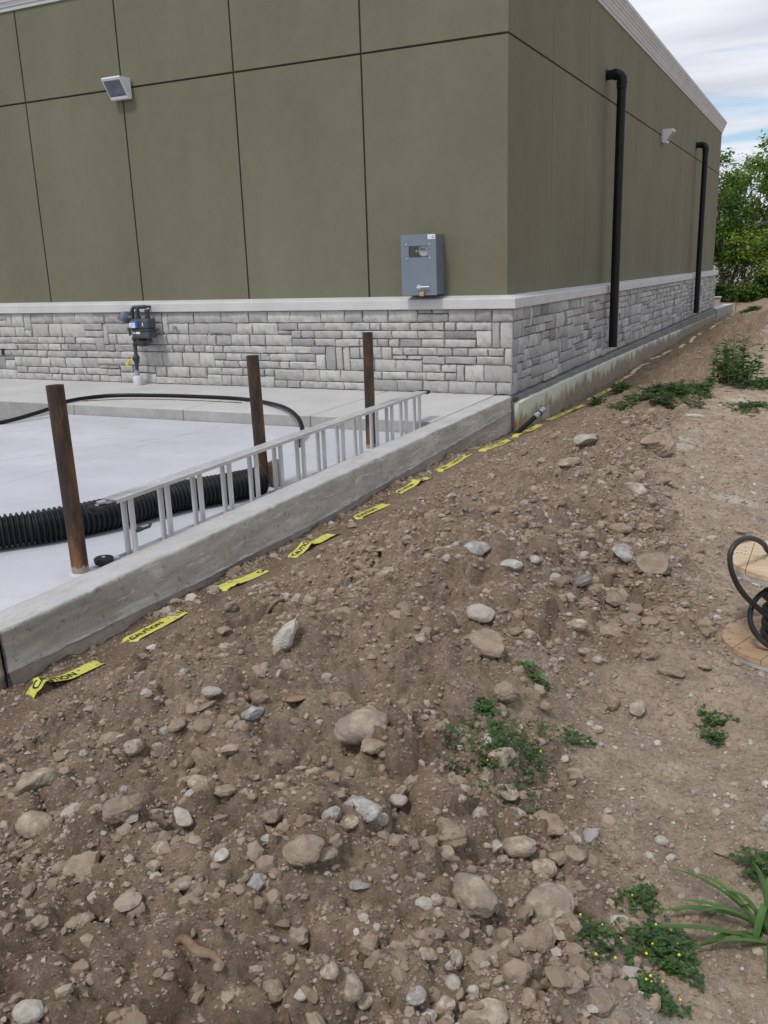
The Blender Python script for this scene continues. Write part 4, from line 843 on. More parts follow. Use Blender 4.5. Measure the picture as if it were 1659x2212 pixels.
def smooth_path(pts, n):
    P = [Vector(p) for p in pts]; out = []
    for i in range(len(P)-1):
        p0 = P[max(i-1, 0)]; p1 = P[i]; p2 = P[i+1]; p3 = P[min(i+2, len(P)-1)]
        for k in range(n):
            f = k/n; out.append(p1+0.5*f*(p2-p0+f*(2*p0-5*p1+4*p2-p3+f*(3*(p1-p2)+p3-p0))))
    return out+[P[-1]]
def resample(pts, step):
    d = [0]
    for a, b in zip(pts[:-1], pts[1:]): d.append(d[-1]+(b-a).length)
    n = int(d[-1]/step); s = np.linspace(0, d[-1], n+1)
    return [Vector([float(np.interp(q, d, [p[i] for p in pts])) for i in range(3)]) for q in s]
def pipes():
    r = 0.096; zc = SLAB+r+0.008
    C6 = lambda x, y: tuple(onslab(x/1.8433*.69125, (1500+y/1.8433)*.69125, r+0.008))
    k0 = [C6(0, 300), C6(250, 265), C6(600, 200), C6(1000, 100), C6(1330, 40), C6(1500, 5)]; a0 = Vector(k0[0]); d0 = (a0-Vector(k0[1])).normalized()
    base = smooth_path([tuple(a0+d0*1.6), tuple(a0+d0*0.8)]+k0, 12)
    pts = resample(base, 0.0039); rad = []
    for i in range(len(pts)):
        k = i % 8; rad.append({0: r-0.012, 1: r-0.010, 2: r-0.001, 3: r+0.006, 4: r+0.008, 5: r+0.006, 6: r-0.001, 7: r-0.010}[k])
    t = thing('corrugated_pipe', 'black corrugated drain pipe lying on the slab behind the ladder', 'pipe', tuple(pts[len(pts)//2]-Vector((0, 0, r))))
    obj('pipe_wall', MB().tube(pts, rad, 28, caps=False), MT['corr'], t); obj('pipe_lining', MB().tube(pts[::-1][:30], r-0.014, 24, caps=False), MT['dark'], t)
    # brown chunk by the pipe end
    mb = MB(); bm = bmesh.new(); bmesh.ops.create_cube(bm, size=1)
    for v in bm.verts: v.co = (v.co.x*0.10, v.co.y*0.13, v.co.z*0.20+0.10); v.co.x += random.uniform(-.012, .012); v.co.y += random.uniform(-.02, .02); v.co.z -= (0.03*random.random() if v.co.z > 0.1 else 0)
    bmesh.ops.bevel(bm, geom=bm.edges[:], offset=0.014, segments=2, affect='EDGES'); bmesh.ops.subdivide_edges(bm, edges=bm.edges[:], cuts=2, use_grid_fill=True)
    for v in bm.verts: v.co += Vector((random.uniform(-.004, .004), random.uniform(-.004, .004), random.uniform(-.004, .004))); v.co.z = max(v.co.z, 0)
    bq = onslab(592, 1050); bq = Vector((bq[0], bq[1]+0.03, sz(bq[1])))
    for v in bm.verts: v.co += bq
    mb.bm(bm); o = obj('wood_block', mb, MT['rock_tan'], loc=tuple(bq)); tag(o, 'rough brown block standing behind the ladder at the pipe end', 'block')
    # smooth hose over the kerb
    pl = [(-5.6, -3.9, SLAB+.022), (-5.2, -3.1, SLAB+.022), (-4.98, -2.72, SLAB+.03), (-4.85, -2.2, -0.03), (-4.83, -1.86, 0.025), (-4.68, -1.36, .024), (-4.1, -1.18, .023), (-3.3, -1.14, .023), (-2.78, -1.19, .023), (-2.38, -1.36, .025), (-1.86, -1.78, .05), (-1.45, -2.2, .035), (-1.22, -2.5, -.03), (-1.12, -2.75, SLAB+.03), (-1.02, -2.92, SLAB+.022)]
    o = obj('black_hose', MB().tube(smooth_path(pl, 10), 0.022, 14), MT['hdpe'], loc=(-3, -1.2, 0)); tag(o, 'thick smooth black hose curving over the sidewalk and down to the slab', 'hose')
    o = obj('dropped_string', MB().tube(smooth_path([(-4.75, -1.7, 0.006), (-4.3, -1.42, 0.006), (-3.6, -1.32, 0.006), (-2.9, -1.33, 0.006)], 8), 0.005, 6).tube(smooth_path([(-2.9, -1.33, 0.006), (-2.7, -1.35, 0.006)], 3), 0.008, 6), MT['root'], loc=(-4, -1.4, 0)); tag(o, 'thin brownish string lying on the sidewalk under the black hose', 'string')
    # pipe stub poking from the dirt at the corner
    a = Vector((0.235, -0.36, g1(0.235, -0.36)+0.01)); b = Vector((0.42, 0.02, -0.165)); dd = (b-a).normalized()
    t = thing('pipe_stub', 'black pipe stub with grey coupling leaning out of the dirt by the foam', 'pipe', tuple(a))
    obj('pipe', MB().tube([a-dd*0.12, a.lerp(b, 0.72)], 0.026, 14), MT['hdpe'], t); obj('coupling', MB().tube([a.lerp(b, 0.68), b], 0.029, 14).tube([a.lerp(b, 0.70), a.lerp(b, 0.74)], 0.035, 14).tube([a.lerp(b, .97), b+dd*0.01], 0.033, 14), MT['bluecoup'], t); obj('clamp', MB().tube([a.lerp(b, 0.84), a.lerp(b, 0.88)], 0.034, 14), MT['hdpe'], t)
pipes()
# ------------------------------------------------------------------ cable reel
def reel():
    cx, cy, r = 3.168, -6.17, 0.25; z0 = gsm(cx, cy, 0.2)+0.002; H = 0.37
    t = thing('cable_reel', 'small wooden cable reel wound with black hose standing on the path', 'cable reel', (cx, cy, z0))
    def disc_layer(zb, zt, ang, n, m, par, wid):
        wl = 2*r/n
        for k in range(n):
            a, b = -r+k*wl+0.0012, -r+(k+1)*wl-0.0012
            pts = []
            hi = [(x, math.sqrt(max(0, r*r-x*x))) for x in np.linspace(a, b, 7)]
            poly = hi+[(x, -y) for x, y in hi[::-1]]
            poly = [p for i, p in enumerate(poly) if i == 0 or math.hypot(p[0]-poly[i-1][0], p[1]-poly[i-1][1]) > 1e-4]
            if math.hypot(poly[0][0]-poly[-1][0], poly[0][1]-poly[-1][1]) < 1e-4: poly = poly[:-1]
            mb = MB(); c, s = math.cos(ang), math.sin(ang); dz = random.uniform(-.0012, .0012)
            mb.prism([(x*c-y*s, x*s+y*c) for x, y in poly], zb, zt+dz, 'Z')
            o = bpy.data.objects.new('plank', mb.mesh('plank')); COL.objects.link(o); o.data.materials.append(m); o.parent = par
            if wid:
                for q in range(7):
                    u = random.uniform(a+.015, b-.015); vmax = math.sqrt(max(1e-4, r*r-u*u))-0.02; v = random.uniform(-vmax, vmax)
                    h = MB(); p = (u*c-v*s, u*s+v*c, zt+dz+0.0004); L = 0.006
                    h.add([(p[0]-L*c*0.3+L*s, p[1]-L*s*0.3-L*c, p[2]), (p[0]+L*c*0.3+L*s, p[1]+L*s*0.3-L*c, p[2]), (p[0]+L*c*0.3-L*s, p[1]+L*s*0.3+L*c, p[2]), (p[0]-L*c*0.3-L*s, p[1]-L*s*0.3+L*c, p[2])], [(0, 1, 2, 3)])
                    HOLES[0].append((h, par))
    HOLES = [[]]
    bf = obj('bottom_flange', MB().lathe([(0.02, 0.001), (0.06, 0.001), (0.06, 0.045), (0.02, 0.045)], (cx, cy, z0), 'Z', 20), MT['wood_edge'], t)
    tf = obj('top_flange', MB().lathe([(0.02, H-0.045), (0.06, H-0.045), (0.06, H-0.003), (0.02, H-0.003)], (cx, cy, z0), 'Z', 20), MT['wood_edge'], t)
    disc_layer(0.0, 0.0185, 1.2, 4, MT['wood_edge'], bf, False); disc_layer(0.019, 0.04, -0.37, 4, MT['wood2'], bf, True)
    disc_layer(H-0.04, H-0.0205, 1.2, 4, MT['wood_edge'], tf, False); disc_layer(H-0.02, H, -0.02, 6, MT['wood'], tf, True)
    for par in (bf, tf):
        mb = MB()
        for h, p in HOLES[0]:
            if p is par: mb.add(h.v, h.f)
        o = bpy.data.objects.new('nail_holes', mb.mesh('nail_holes')); COL.objects.link(o); o.data.materials.append(MT['nailhole']); o.parent = par; o['kind'] = 'stuff'
    obj('drum', MB().cyl((cx, cy, z0+0.0402), (cx, cy, z0+H-0.0402), 0.065, 20), MT['wood2'], t)
    for k in range(5):
        z = z0+0.065+k*0.052; rr = 0.088+random.uniform(-.004, .006); ox = random.uniform(-.006, .006)
        pts = [(cx+ox+rr*math.cos(a), cy+rr*math.sin(a), z+0.012*math.sin(a+k)) for a in np.linspace(0, 2*PI, 41)]
        obj('coil', MB().tube(resample([Vector(p) for p in pts], 0.006), [0.021+0.0016*(i % 2) for i in range(len(resample([Vector(p) for p in pts], 0.006)))], 12), MT['hose'], t)
    def C(x, y): return ((2180+x/4.2545)*.69125, (1620+y/4.2545)*.69125)
    def ony(q, yy): d = ray(*C(*q)); return CAM+d*(yy-CAM[1])/d[1]
    l1 = [((1250, 560), -6.05), ((1080, 540), -6.10), ((936, 430), -6.15), ((880, 345), -6.2), ((780, 280), -6.27), ((660, 262), -6.33), ((540, 310), -6.38), ((450, 420), -6.41), ((430, 550), -6.42), ((460, 720), -6.42), ((540, 900), -6.40), ((660, 1060), -6.37), ((800, 1190), -6.33), ((936, 1300), -6.29), ((1080, 1370), -6.26)]
    l2 = [((1000, 960), -6.24), ((930, 965), -6.26), ((840, 1010), -6.28), ((750, 1110), -6.30), ((700, 1250), -6.32), ((708, 1400), -6.33), ((780, 1540), -6.33), ((936, 1690), -6.32), ((1080, 1740), -6.28)]
    for l in (l1, l2):
        pts = resample(smooth_path([tuple(ony(q, yy)) for q, yy in l], 10), 0.005)
        obj('hose_loop', MB().tube(pts, [0.0098+0.0006*(i % 2) for i in range(len(pts))], 14), MT['hose'], t)
reel()

# ------------------------------------------------------------------ caution tape
def text_mesh(body, size, bold=0.012):
    cu = bpy.data.curves.new('txt', 'FONT'); cu.body = body; cu.size = size; cu.offset = bold*size; cu.resolution_u = 3
    o = bpy.data.objects.new('txt', cu); COL.objects.link(o); me = bpy.data.meshes.new_from_object(o); bpy.data.objects.remove(o)
    bm = bmesh.new(); bm.from_mesh(me); bmesh.ops.triangulate(bm, faces=bm.faces[:]); bmesh.ops.subdivide_edges(bm, edges=[e for e in bm.edges if e.calc_length() > size*0.3], cuts=1)
    bmesh.ops.triangulate(bm, faces=bm.faces[:]); bm.verts.index_update()
    V = np.array([v.co[:] for v in bm.verts]); F = [[v.index for v in f.verts] for f in bm.faces]; bm.free(); bpy.data.meshes.remove(me)
    return V, F
TXT = text_mesh('CAUTION', 1.0, 0.02)
def tape():
    root = thing('caution_tape', 'yellow printed caution tape surfacing along the dirt beside the wall', 'caution tape', (0.35, -4, -0.3))
    def d5(x, y): return ((1900+x/3.318)*.69125, (800+y/3.318)*.69125)
    seg = [((62, 1508), (228, 1425), 'C/C'), ((272, 1388), (405, 1320), 'C/c'), ((470, 1283), (584, 1232), ' C '), ((625, 1207), (727, 1152), 'C C'), ((770, 1118), (840, 1086), 'C/C'), ((855, 1066), (932, 1032), 'C/C'), ((945, 1018), (1018, 981), '/C/'), ((1040, 976), (1104, 951), '/C'),
           ((1112, 944), (1168, 917), '/C'), ((1172, 908), (1263, 876), 'C/C'), ((1272, 864), (1323, 841), '/C/'), (d5(85, 1325), d5(165, 1285), ''), (d5(170, 1272), d5(250, 1238), ''), (d5(245, 1225), d5(335, 1150), ''), (d5(340, 1145), d5(430, 1113), ''),
           (d5(450, 1080), d5(550, 1040), ''), (d5(575, 1025), d5(655, 985), ''), (d5(745, 948), d5(805, 918), ''), (d5(855, 890), d5(908, 848), ''), (d5(940, 825), d5(975, 805), ''), (d5(1070, 758), d5(1105, 738), ''), (d5(1120, 722), d5(1200, 685), ''), (d5(1240, 660), d5(1262, 645), ''), (d5(1280, 615), d5(1305, 600), '')]
    for si, (a, b, txt) in enumerate(seg):
        A = Vector(hit_base(*a)); B = Vector(hit_base(*b)); A.x = min(max(A.x, 0.24), 0.62); B.x = min(max(B.x, 0.24), 0.62)
        if B.y < A.y+0.1: B.y = A.y+0.1
        L = (B.xy-A.xy).length; n = max(14, int(L/0.02)); hw = 0.038
        ax = (B.xy-A.xy).normalized(); nl = Vector((-ax.y, ax.x)); ph = random.uniform(0, 6)
        S = np.linspace(-0.03, L+0.03, n)
        def surf(s, v):
            p = A.xy+ax*s+nl*(v*hw+0.006*math.sin(s*9+ph)); return p
        hts = []
        for s in S:
            hts.append(max(g1(*surf(s, v)) for v in (-1, -0.5, 0, 0.5, 1)))
        hts = np.array(hts); sm = np.convolve(np.pad(hts, 3, 'edge'), np.ones(7)/7, 'valid'); sm = np.maximum(sm, hts-0.003)
        e0 = random.uniform(-.5, .5); e1 = random.uniform(-.5, .5)
        def zz(s, v):
            base = float(np.interp(s, S, sm))+0.007; endf = max(0, 1-(s+0.03+e0*v*0.03)/0.07)+max(0, 1-(L+0.03-s+e1*v*0.03)/0.07)
            fold = 0.004*math.sin(v*3.4+ph+s*3)*(0.4+0.6*abs(v))+0.006*v*v*math.sin(s*5+ph)
            return base+max(fold, -0.002)-0.05*endf
        m = 9; V = []; F = []
        for s in S:
            for v in np.linspace(-1, 1, m): p = surf(s, v); V.append((p.x, p.y, zz(s, v)))
        for i in range(n-1):
            for j in range(m-1): F.append((i*m+j, (i+1)*m+j, (i+1)*m+j+1, i*m+j+1))
        o = obj('tape_strip', MB().add(V, F, True), MT['tape' if si < 12 else 'tape2'], root)
        # print
        if txt:
            k = len(txt); pitch = 0.29; st = max(0.02, (L-pitch*k)/2) if k*pitch < L else 0.03
            for ci, ch in enumerate(txt):
                s0 = st+ci*pitch; mb = MB()
                if ch in 'Cc':
                    tv, tf = TXT; sc = 0.05; keep = []
                    vs = []
                    for q in tv: s = s0+q[0]*sc; v = (q[1]*sc-0.017)/hw; p = surf(s, v); vs.append((p.x, p.y, zz(s, v)+0.003, s))
                    fs = [f for f in tf if all(vs[i][3] < L-0.01 for i in f)]
                    mb.add([q[:3] for q in vs], fs)
                elif ch == '/':
                    for q in range(4):
                        for (v0, v1) in ((-0.55, 0.0), (0.0, 0.55)):
                            ss = s0+0.07+q*0.02; sl = 0.014
                            pts = [(ss+sl*v0, v0), (ss+0.009+sl*v0, v0), (ss+0.009+sl*v1, v1), (ss+sl*v1, v1)]
                            if ss+0.03 < L: mb.add([(surf(s, v).x, surf(s, v).y, zz(s, v)+0.003) for s, v in pts], [(0, 1, 2, 3)])
                if mb.f:
                    w_ = obj('lettering' if ch in 'Cc' else 'stripe_print', mb, MT['ink'], o)
                    if ch == '/': w_['kind'] = 'stuff'
tape()

# ------------------------------------------------------------------ stones
def ico(sub):
    bm = bmesh.new(); bmesh.ops.create_icosphere(bm, subdivisions=sub, radius=1); V = np.array([v.co[:] for v in bm.verts]); bm.verts.index_update(); F = np.array([[v.index for v in f.verts] for f in bm.faces]); bm.free(); return V, F
ICO4, ICO3, ICO1 = ico(5), ico(3), ico(1)
def rock_mesh(seed, angular, name='rock', clod=False):
    R = random.Random(seed); V, F = ICO4; V = V.copy()
    S = np.array([1.0, R.uniform(0.68, 0.95), R.uniform(0.52, 0.78)])
    cuts = R.randint(6, 10) if angular else R.randint(3, 5)
    for k in range(cuts):
        d = np.array([R.gauss(0, 1) for _ in range(3)]); d /= np.linalg.norm(d); lim = R.uniform(0.55, 0.80) if angular else R.uniform(0.72, 0.92)
        h = V@d; over = np.clip(h-lim, 0, None); V -= np.outer(over*(0.94 if angular else 0.75), d)
    V *= S; n = V/np.linalg.norm(V, axis=1, keepdims=True)
    dis = 0.16*noise3(V, 1.3, seed % 50+3)+0.07*noise3(V, 3.4, seed % 50+5)+0.035*noise3(V, 8, seed % 50+7)+0.030*noise3(V, 16, seed % 50+8)+0.022*noise3(V, 34, seed % 50+10)-0.05*np.clip(noise3(V, 7, seed % 50+14)-0.25, 0, 1)
    if clod: dis = dis*1.15+0.10*(0.35-np.abs(noise3(V, 3.0, seed % 50+11)))+0.09*noise3(V, 6, seed % 50+12)+0.055*noise3(V, 13, seed % 50+13)
    V += n*dis[:, None]*(0.8 if not angular else 0.6)
    V /= np.abs(V[:, 0]).max()
    return mesh_np(name, V, F, True)
ROCKS = {k: {a: [rock_mesh(100*i+7*j+(50 if a else 0), a, clod=(k == 'rock_brown')) for j in range(4)] for a in (False, True)} for i, k in enumerate(('rock_tan', 'rock_brown', 'rock_pale', 'rock_grey', 'rock_dark', 'rock_rust'))}
for k, dd in ROCKS.items():
    for a, l in dd.items():
        for me in l: me.materials.append(MT[k])
COLW = {'rock_tan': 'dusty tan', 'rock_brown': 'dirt-caked brown', 'rock_pale': 'pale cream', 'rock_grey': 'grey', 'rock_dark': 'dark charcoal', 'rock_rust': 'rust brown'}
def rock_label(x, y, size, kind, ang):
    sw = 'large' if size > 0.10 else 'fist-sized' if size > 0.06 else 'egg-sized' if size > 0.038 else 'small'
    fx = foot_x(y)
    if math.hypot(x-3.168, y+6.17) < 0.75: zone = 'lying near the wooden reel'
    elif math.hypot(x-2.3, y+7.35) < 0.45: zone = 'beside the dense clover patch'
    elif math.hypot(x-2.9, y+7.9) < 0.45: zone = 'near the broad-bladed grass'
    elif x > fx+0.15: zone = 'out on the trodden path'
    elif x > fx-0.35: zone = 'along the foot of the dirt mound'
    elif x < 0.75: zone = 'close to the caution tape' if y < -0.2 else 'in front of the foam board'
    elif y < -7.6: zone = 'on the near flank of the dirt mound'
    elif y < -5.2: zone = 'on the crest of the dirt mound'
    else: zone = 'on the dirt beyond the mound crest'
    return f"{sw} {COLW[kind]} {'broken' if ang else 'rounded'} stone {zone}"
PLACED = []
NROCK = [0]
def put_rock(x, y, size, kind, ang, label=None, asp=None, rot=None, sink=0.36, tilt=0.35):
    me = random.choice(ROCKS[kind][ang]); o = bpy.data.objects.new('rock', me); COL.objects.link(o)
    s = size/2; hz = s*random.uniform(0.75, 1.0) if asp is None else s*asp
    o.scale = (s, s*random.uniform(0.85, 1.1), hz)
    o.rotation_euler = (random.uniform(-tilt, tilt), random.uniform(-tilt, tilt), random.uniform(0, 2*PI) if rot is None else rot)
    o.location = (x, y, gsm(x, y, s*0.7)+hz*0.62*(1-2*sink))
    if label: tag(o, label, 'rock')
    else:
        l = rock_label(x, y, size, kind, ang); tag(o, l, 'rock', l.split(' stone ')[1].replace('lying ', 'stones ').replace('beside', 'stones beside').replace('out on', 'stones out on').replace('along', 'stones along').replace('close', 'stones close') if False else 'stones '+l.split(' stone ')[1])
    PLACED.append((x, y, s)); NROCK[0] += 1
    return o
K = dict(T='rock_tan', B='rock_brown', W='rock_pale', G='rock_grey', D='rock_dark', R='rock_rust')
STONES = [  # measured pixel centre, width, height ratio, kind, angular, own label
 (1038, 1337, 74, 0.85, 'W', 0, 'pale half-dome stone just behind a big flat brown stone'),
 (1045, 1408, 125, 0.75, 'B', 1, 'big brown stone in front of a pale half-dome stone'), (1093, 1499, 78, 0.8, 'B', 0, 'brown boulder beside a small green sprig on the mound'),
 (780, 1580, 138, 0.75, 'T', 1, 'largest tan boulder on the crest of the mound'), (805, 1632, 72, 0.7, 'B', 1, 'brown lump touching the largest tan boulder'), (1345, 1213, 66, 0.7, 'G', 1, 'jagged grey broken rock beside a rough brown boulder facing the reel'),
 (1415, 1226, 82, 0.95, 'B', 1, 'rough brown boulder next to a jagged grey rock facing the reel'), (1253, 1256, 52, 0.7, 'D', 0, 'dark charcoal stone lying alone past the mound crest'), (840, 1250, 56, 1.0, 'T', 1, 'tan stone on the mound behind the cream wedge stone'),
 (1030, 1185, 62, 0.8, 'G', 1, None), (1228, 1002, 60, 0.5, 'T', 0, 'flat smooth tan stone level with the black pipe stub'), (1265, 946, 52, 0.75, 'W', 1, 'pale stone just in front of the black pipe stub'), (1502, 901, 42, 0.5, 'W', 0, None), (1422, 975, 80, 0.85, 'B', 1, 'large crumbling brown clod below the dark green weed patch'),
 (85, 1705, 98, 0.7, 'T', 1, 'tan angular rock on the slope below the tape end'), (262, 1742, 90, 0.75, 'B', 0, 'domed brown stone with a pale elongated stone against it'), (80, 1806, 74, 0.95, 'T', 0, None), (185, 1887, 84, 0.85, 'B', 1, None), (478, 1849, 46, 0.75, 'W', 0, 'smooth white egg-shaped pebble on bare dirt'),
 (160, 1757, 58, 0.7, 'W', 1, None), (278, 1762, 52, 0.6, 'W', 0, None), (395, 1766, 56, 0.7, 'W', 1, None), (430, 1690, 56, 0.7, 'T', 0, None), (60, 2178, 58, 0.95, 'W', 0, None), (540, 1528, 60, 0.8, 'G', 1, 'grey angular stone paired with a cream cobble below the cream wedge'), (458, 1503, 52, 0.8, 'W', 0, None),
 (780, 1742, 92, 0.8, 'G', 1, 'big pale grey angular rock between two small white stones'), (855, 1734, 60, 0.75, 'W', 0, None), (822, 1767, 34, 1.0, 'W', 1, None), (715, 1762, 44, 0.9, 'G', 1, None), (757, 1775, 40, 0.8, 'T', 0, None), (969, 1834, 98, 0.95, 'B', 0, 'large rounded brown clod at the edge of the mound'), (892, 1828, 42, 0.9, 'B', 0, None), (858, 1822, 48, 0.7, 'B', 0, None),
 (1025, 1953, 118, 0.95, 'T', 0, 'largest smooth tan boulder low on the mound flank'), (1188, 1955, 102, 0.7, 'T', 0, 'rounded tan boulder resting on a smaller stone at the mound foot'), (1198, 2008, 68, 0.55, 'T', 0, None), (1171, 2052, 68, 1.0, 'B', 0, None), (1121, 1851, 76, 0.75, 'T', 0, 'oblong tan stone at the mound foot above a tan boulder'), (1174, 1880, 58, 1.1, 'T', 0, None),
 (1082, 1650, 76, 0.8, 'T', 1, 'tan rock lying in the dense clover patch'), (1050, 1687, 54, 0.95, 'T', 1, None), (1095, 1714, 68, 0.6, 'T', 0, None), (1186, 1768, 80, 0.8, 'B', 1, None), (799, 2054, 58, 1.0, 'B', 0, None), (711, 2097, 46, 1.1, 'T', 0, None), (754, 2118, 66, 0.9, 'T', 0, None),
 (897, 2143, 50, 0.95, 'G', 0, 'smooth round grey cobble on bare dirt'), (591, 2155, 52, 1.0, 'B', 0, None), (789, 2163, 46, 0.95, 'T', 0, None), (960, 2174, 50, 0.85, 'T', 0, None), (1046, 2200, 100, 0.6, 'T', 1, None), (984, 2077, 42, 1.0, 'T', 0, None), (924, 2060, 44, 0.85, 'T', 0, None), (650, 2152, 30, 1.0, 'W', 1, None), (778, 1913, 48, 0.6, 'G', 1, None), (917, 1947, 38, 0.55, 'W', 1, None), (1069, 1826, 38, 0.9, 'W', 1, None),
 (1339, 1995, 48, 0.75, 'W', 1, None), (1244, 1842, 56, 0.95, 'B', 1, None), (1206, 1858, 54, 0.9, 'B', 1, None), (1429, 1817, 30, 0.95, 'W', 0, None), (1448, 1855, 24, 0.85, 'W', 0, None), (1245, 1347, 54, 0.7, 'T', 0, None), (1363, 1334, 56, 0.8, 'B', 0, None), (1324, 1372, 62, 0.7, 'B', 0, None), (1399, 1411, 46, 0.9, 'B', 0, None), (1453, 1449, 64, 0.55, 'B', 1, None),
 (1146, 1372, 44, 0.75, 'T', 1, None), (1290, 1428, 30, 0.9, 'W', 0, None), (1341, 1145, 54, 0.65, 'B', 0, None), (1536, 1164, 22, 0.9, 'W', 0, None), (1104, 1220, 54, 0.7, 'G', 1, None), (1153, 1213, 34, 0.9, 'G', 1, None), (1431, 1044, 46, 0.75, 'B', 1, None), (1371, 1059, 56, 0.7, 'T', 1, None), (1326, 1299, 64, 0.65, 'B', 1, None), (670, 1308, 36, 1.1, 'T', 0, None), (616, 1291, 30, 0.9, 'G', 1, None),
 (823, 1196, 68, 0.4, 'T', 0, None), (783, 1213, 48, 0.65, 'B', 1, None), (760, 1139, 34, 0.8, 'B', 1, None), (705, 1465, 34, 0.7, 'G', 0, None), (643, 1518, 74, 0.4, 'R', 1, 'flat rust brown stone on the crest of the mound'), (736, 1521, 64, 0.95, 'B', 1, None), (654, 1826, 92, 0.65, 'B', 1, 'brown lump with a small black stone against it'), (670, 1838, 40, 0.6, 'D', 1, None), (1520, 1440, 40, 0.5, 'B', 0, None), (1320, 1515, 48, 0.85, 'B', 0, None), (1375, 1528, 60, 0.6, 'T', 1, None), (1290, 1578, 34, 0.7, 'T', 0, None), (1175, 1530, 44, 0.6, 'B', 0, None), (1220, 1640, 22, 0.7, 'W', 0, None),
 (1060, 2085, 46, 0.8, 'T', 0, None), (1130, 2100, 42, 0.8, 'B', 0, None), (1240, 2060, 44, 0.85, 'B', 0, None), (1225, 2120, 60, 0.9, 'B', 1, None), (1310, 2105, 44, 0.9, 'B', 0, None), (1290, 2170, 60, 0.85, 'B', 1, None), (1140, 2160, 44, 0.95, 'B', 0, None), (1235, 1995, 50, 0.8, 'B', 0, None), (1310, 2020, 40, 0.9, 'T', 0, None), (1230, 1905, 40, 0.7, 'B', 0, None), (1560, 1840, 46, 0.55, 'B', 1, None), (1535, 1960, 34, 0.8, 'T', 1, None), (480, 1715, 60, 0.6, 'B', 1, None), (700, 1850, 60, 0.6, 'B', 1, None), (500, 1620, 60, 0.6, 'B', 1, None), (585, 1770, 60, 0.7, 'B', 1, None), (350, 1840, 44, 0.7, 'T', 0, None), (330, 1885, 46, 0.8, 'T', 1, None), (560, 1900, 34, 0.9, 'T', 0, None), (130, 1630, 46, 0.7, 'B', 1, None), (240, 1600, 60, 0.6, 'B', 1, None), (380, 1560, 50, 0.7, 'B', 1, None), (170, 1980, 60, 0.7, 'B', 0, None), (395, 1910, 42, 0.8, 'T', 1, None), (130, 1890, 40, 0.9, 'B', 0, None),
]
def stones():
    for (px, py, w, asp, k, a, lab) in STONES:
        p = hit(px, py); dist = np.linalg.norm(p-CAM); size = w/FPX*dist*0.97
        o = put_rock(p[0], p[1], size, K[k], bool(a), lab, asp=asp*random.uniform(0.9, 1.05), sink=(0.16 if lab else 0.28), tilt=0.25)
    # cream wedge standing on its end
    q = hit(614, 1384); s = np.linalg.norm(q-CAM)/FPX; bm = bmesh.new(); poly = [(-30, -14), (-28, 6), (-4, 36), (24, 54), (33, 56), (26, 22), (14, -14)]
    ri = Vector(AX_R); f = [bm.verts.new(tuple(ri*(a*s)+Vector((0, 0, b*s*1.06))+Vector((AX_F[0], AX_F[1], 0))*(d*s))) for d in (-15, 15) for a, b in poly]; k = len(poly)
    for v in f[k:]: v.co = v.co*0.9
    bm.faces.new(f[:k]); bm.faces.new(f[k:][::-1])
    for a in range(k): bm.faces.new((f[a], f[k+a], f[k+(a+1) % k], f[(a+1) % k]))
    bmesh.ops.recalc_face_normals(bm, faces=bm.faces[:]); bmesh.ops.bevel(bm, geom=bm.edges[:], offset=5*s, segments=2, affect='EDGES'); bmesh.ops.triangulate(bm, faces=bm.faces[:]); bmesh.ops.subdivide_edges(bm, edges=bm.edges[:], cuts=2, use_grid_fill=True)
    V = np.array([v.co[:] for v in bm.verts])/(40*s); dn = 0.06*noise3(V, 2.4, 3)+0.03*noise3(V, 7, 4)
    for v, d in zip(bm.verts, dn): v.co += v.co.normalized()*float(d)*40*s
    me = bpy.data.meshes.new('rock'); bm.to_mesh(me); bm.free(); me.polygons.foreach_set('use_smooth', [True]*len(me.polygons)); me.materials.append(MT['rock_cream'])
    o = bpy.data.objects.new('rock', me); COL.objects.link(o); o.location = (q[0], q[1], gsm(q[0], q[1], 0.04)); tag(o, 'upright cream wedge-shaped stone on the mound near the caution tape', 'rock'); PLACED.append((q[0], q[1], 0.08)); NROCK[0] += 1
    # further loose stones of the berm and path, placed over the ground itself
    tries = 0
    while NROCK[0] < 298 and tries < 20000:
        tries += 1
        y = -8.9+(random.random()**1.5)*8.5; x = random.uniform(0.3, 4.0)
        pm = path_mask(np.array([x]), np.array([y]))[0]; fx = foot_x(y)
        if pm > 0.5 and random.random() < 0.8: continue
        if math.hypot(x-3.168, y+6.17) < 0.3: continue
        edge = math.exp(-((x-fx+0.15)/0.25)**2)
        if random.random() > 0.35+0.65*edge: continue
        s = min(0.075, 0.020*(1-random.random())**-0.42)*(1+0.35*edge)
        if any(math.hypot(x-a, y-b) < (s*0.5+c)*0.85 for a, b, c in PLACED): continue
        if abs(x-0.36) < 0.14: continue
        k = random.choices('TBWGDR', (42, 30, 12, 12, 2.5, 1.5))[0]
        put_rock(x, y, s, K[k], random.random() < (0.25 if k == 'T' else 0.6))
stones()
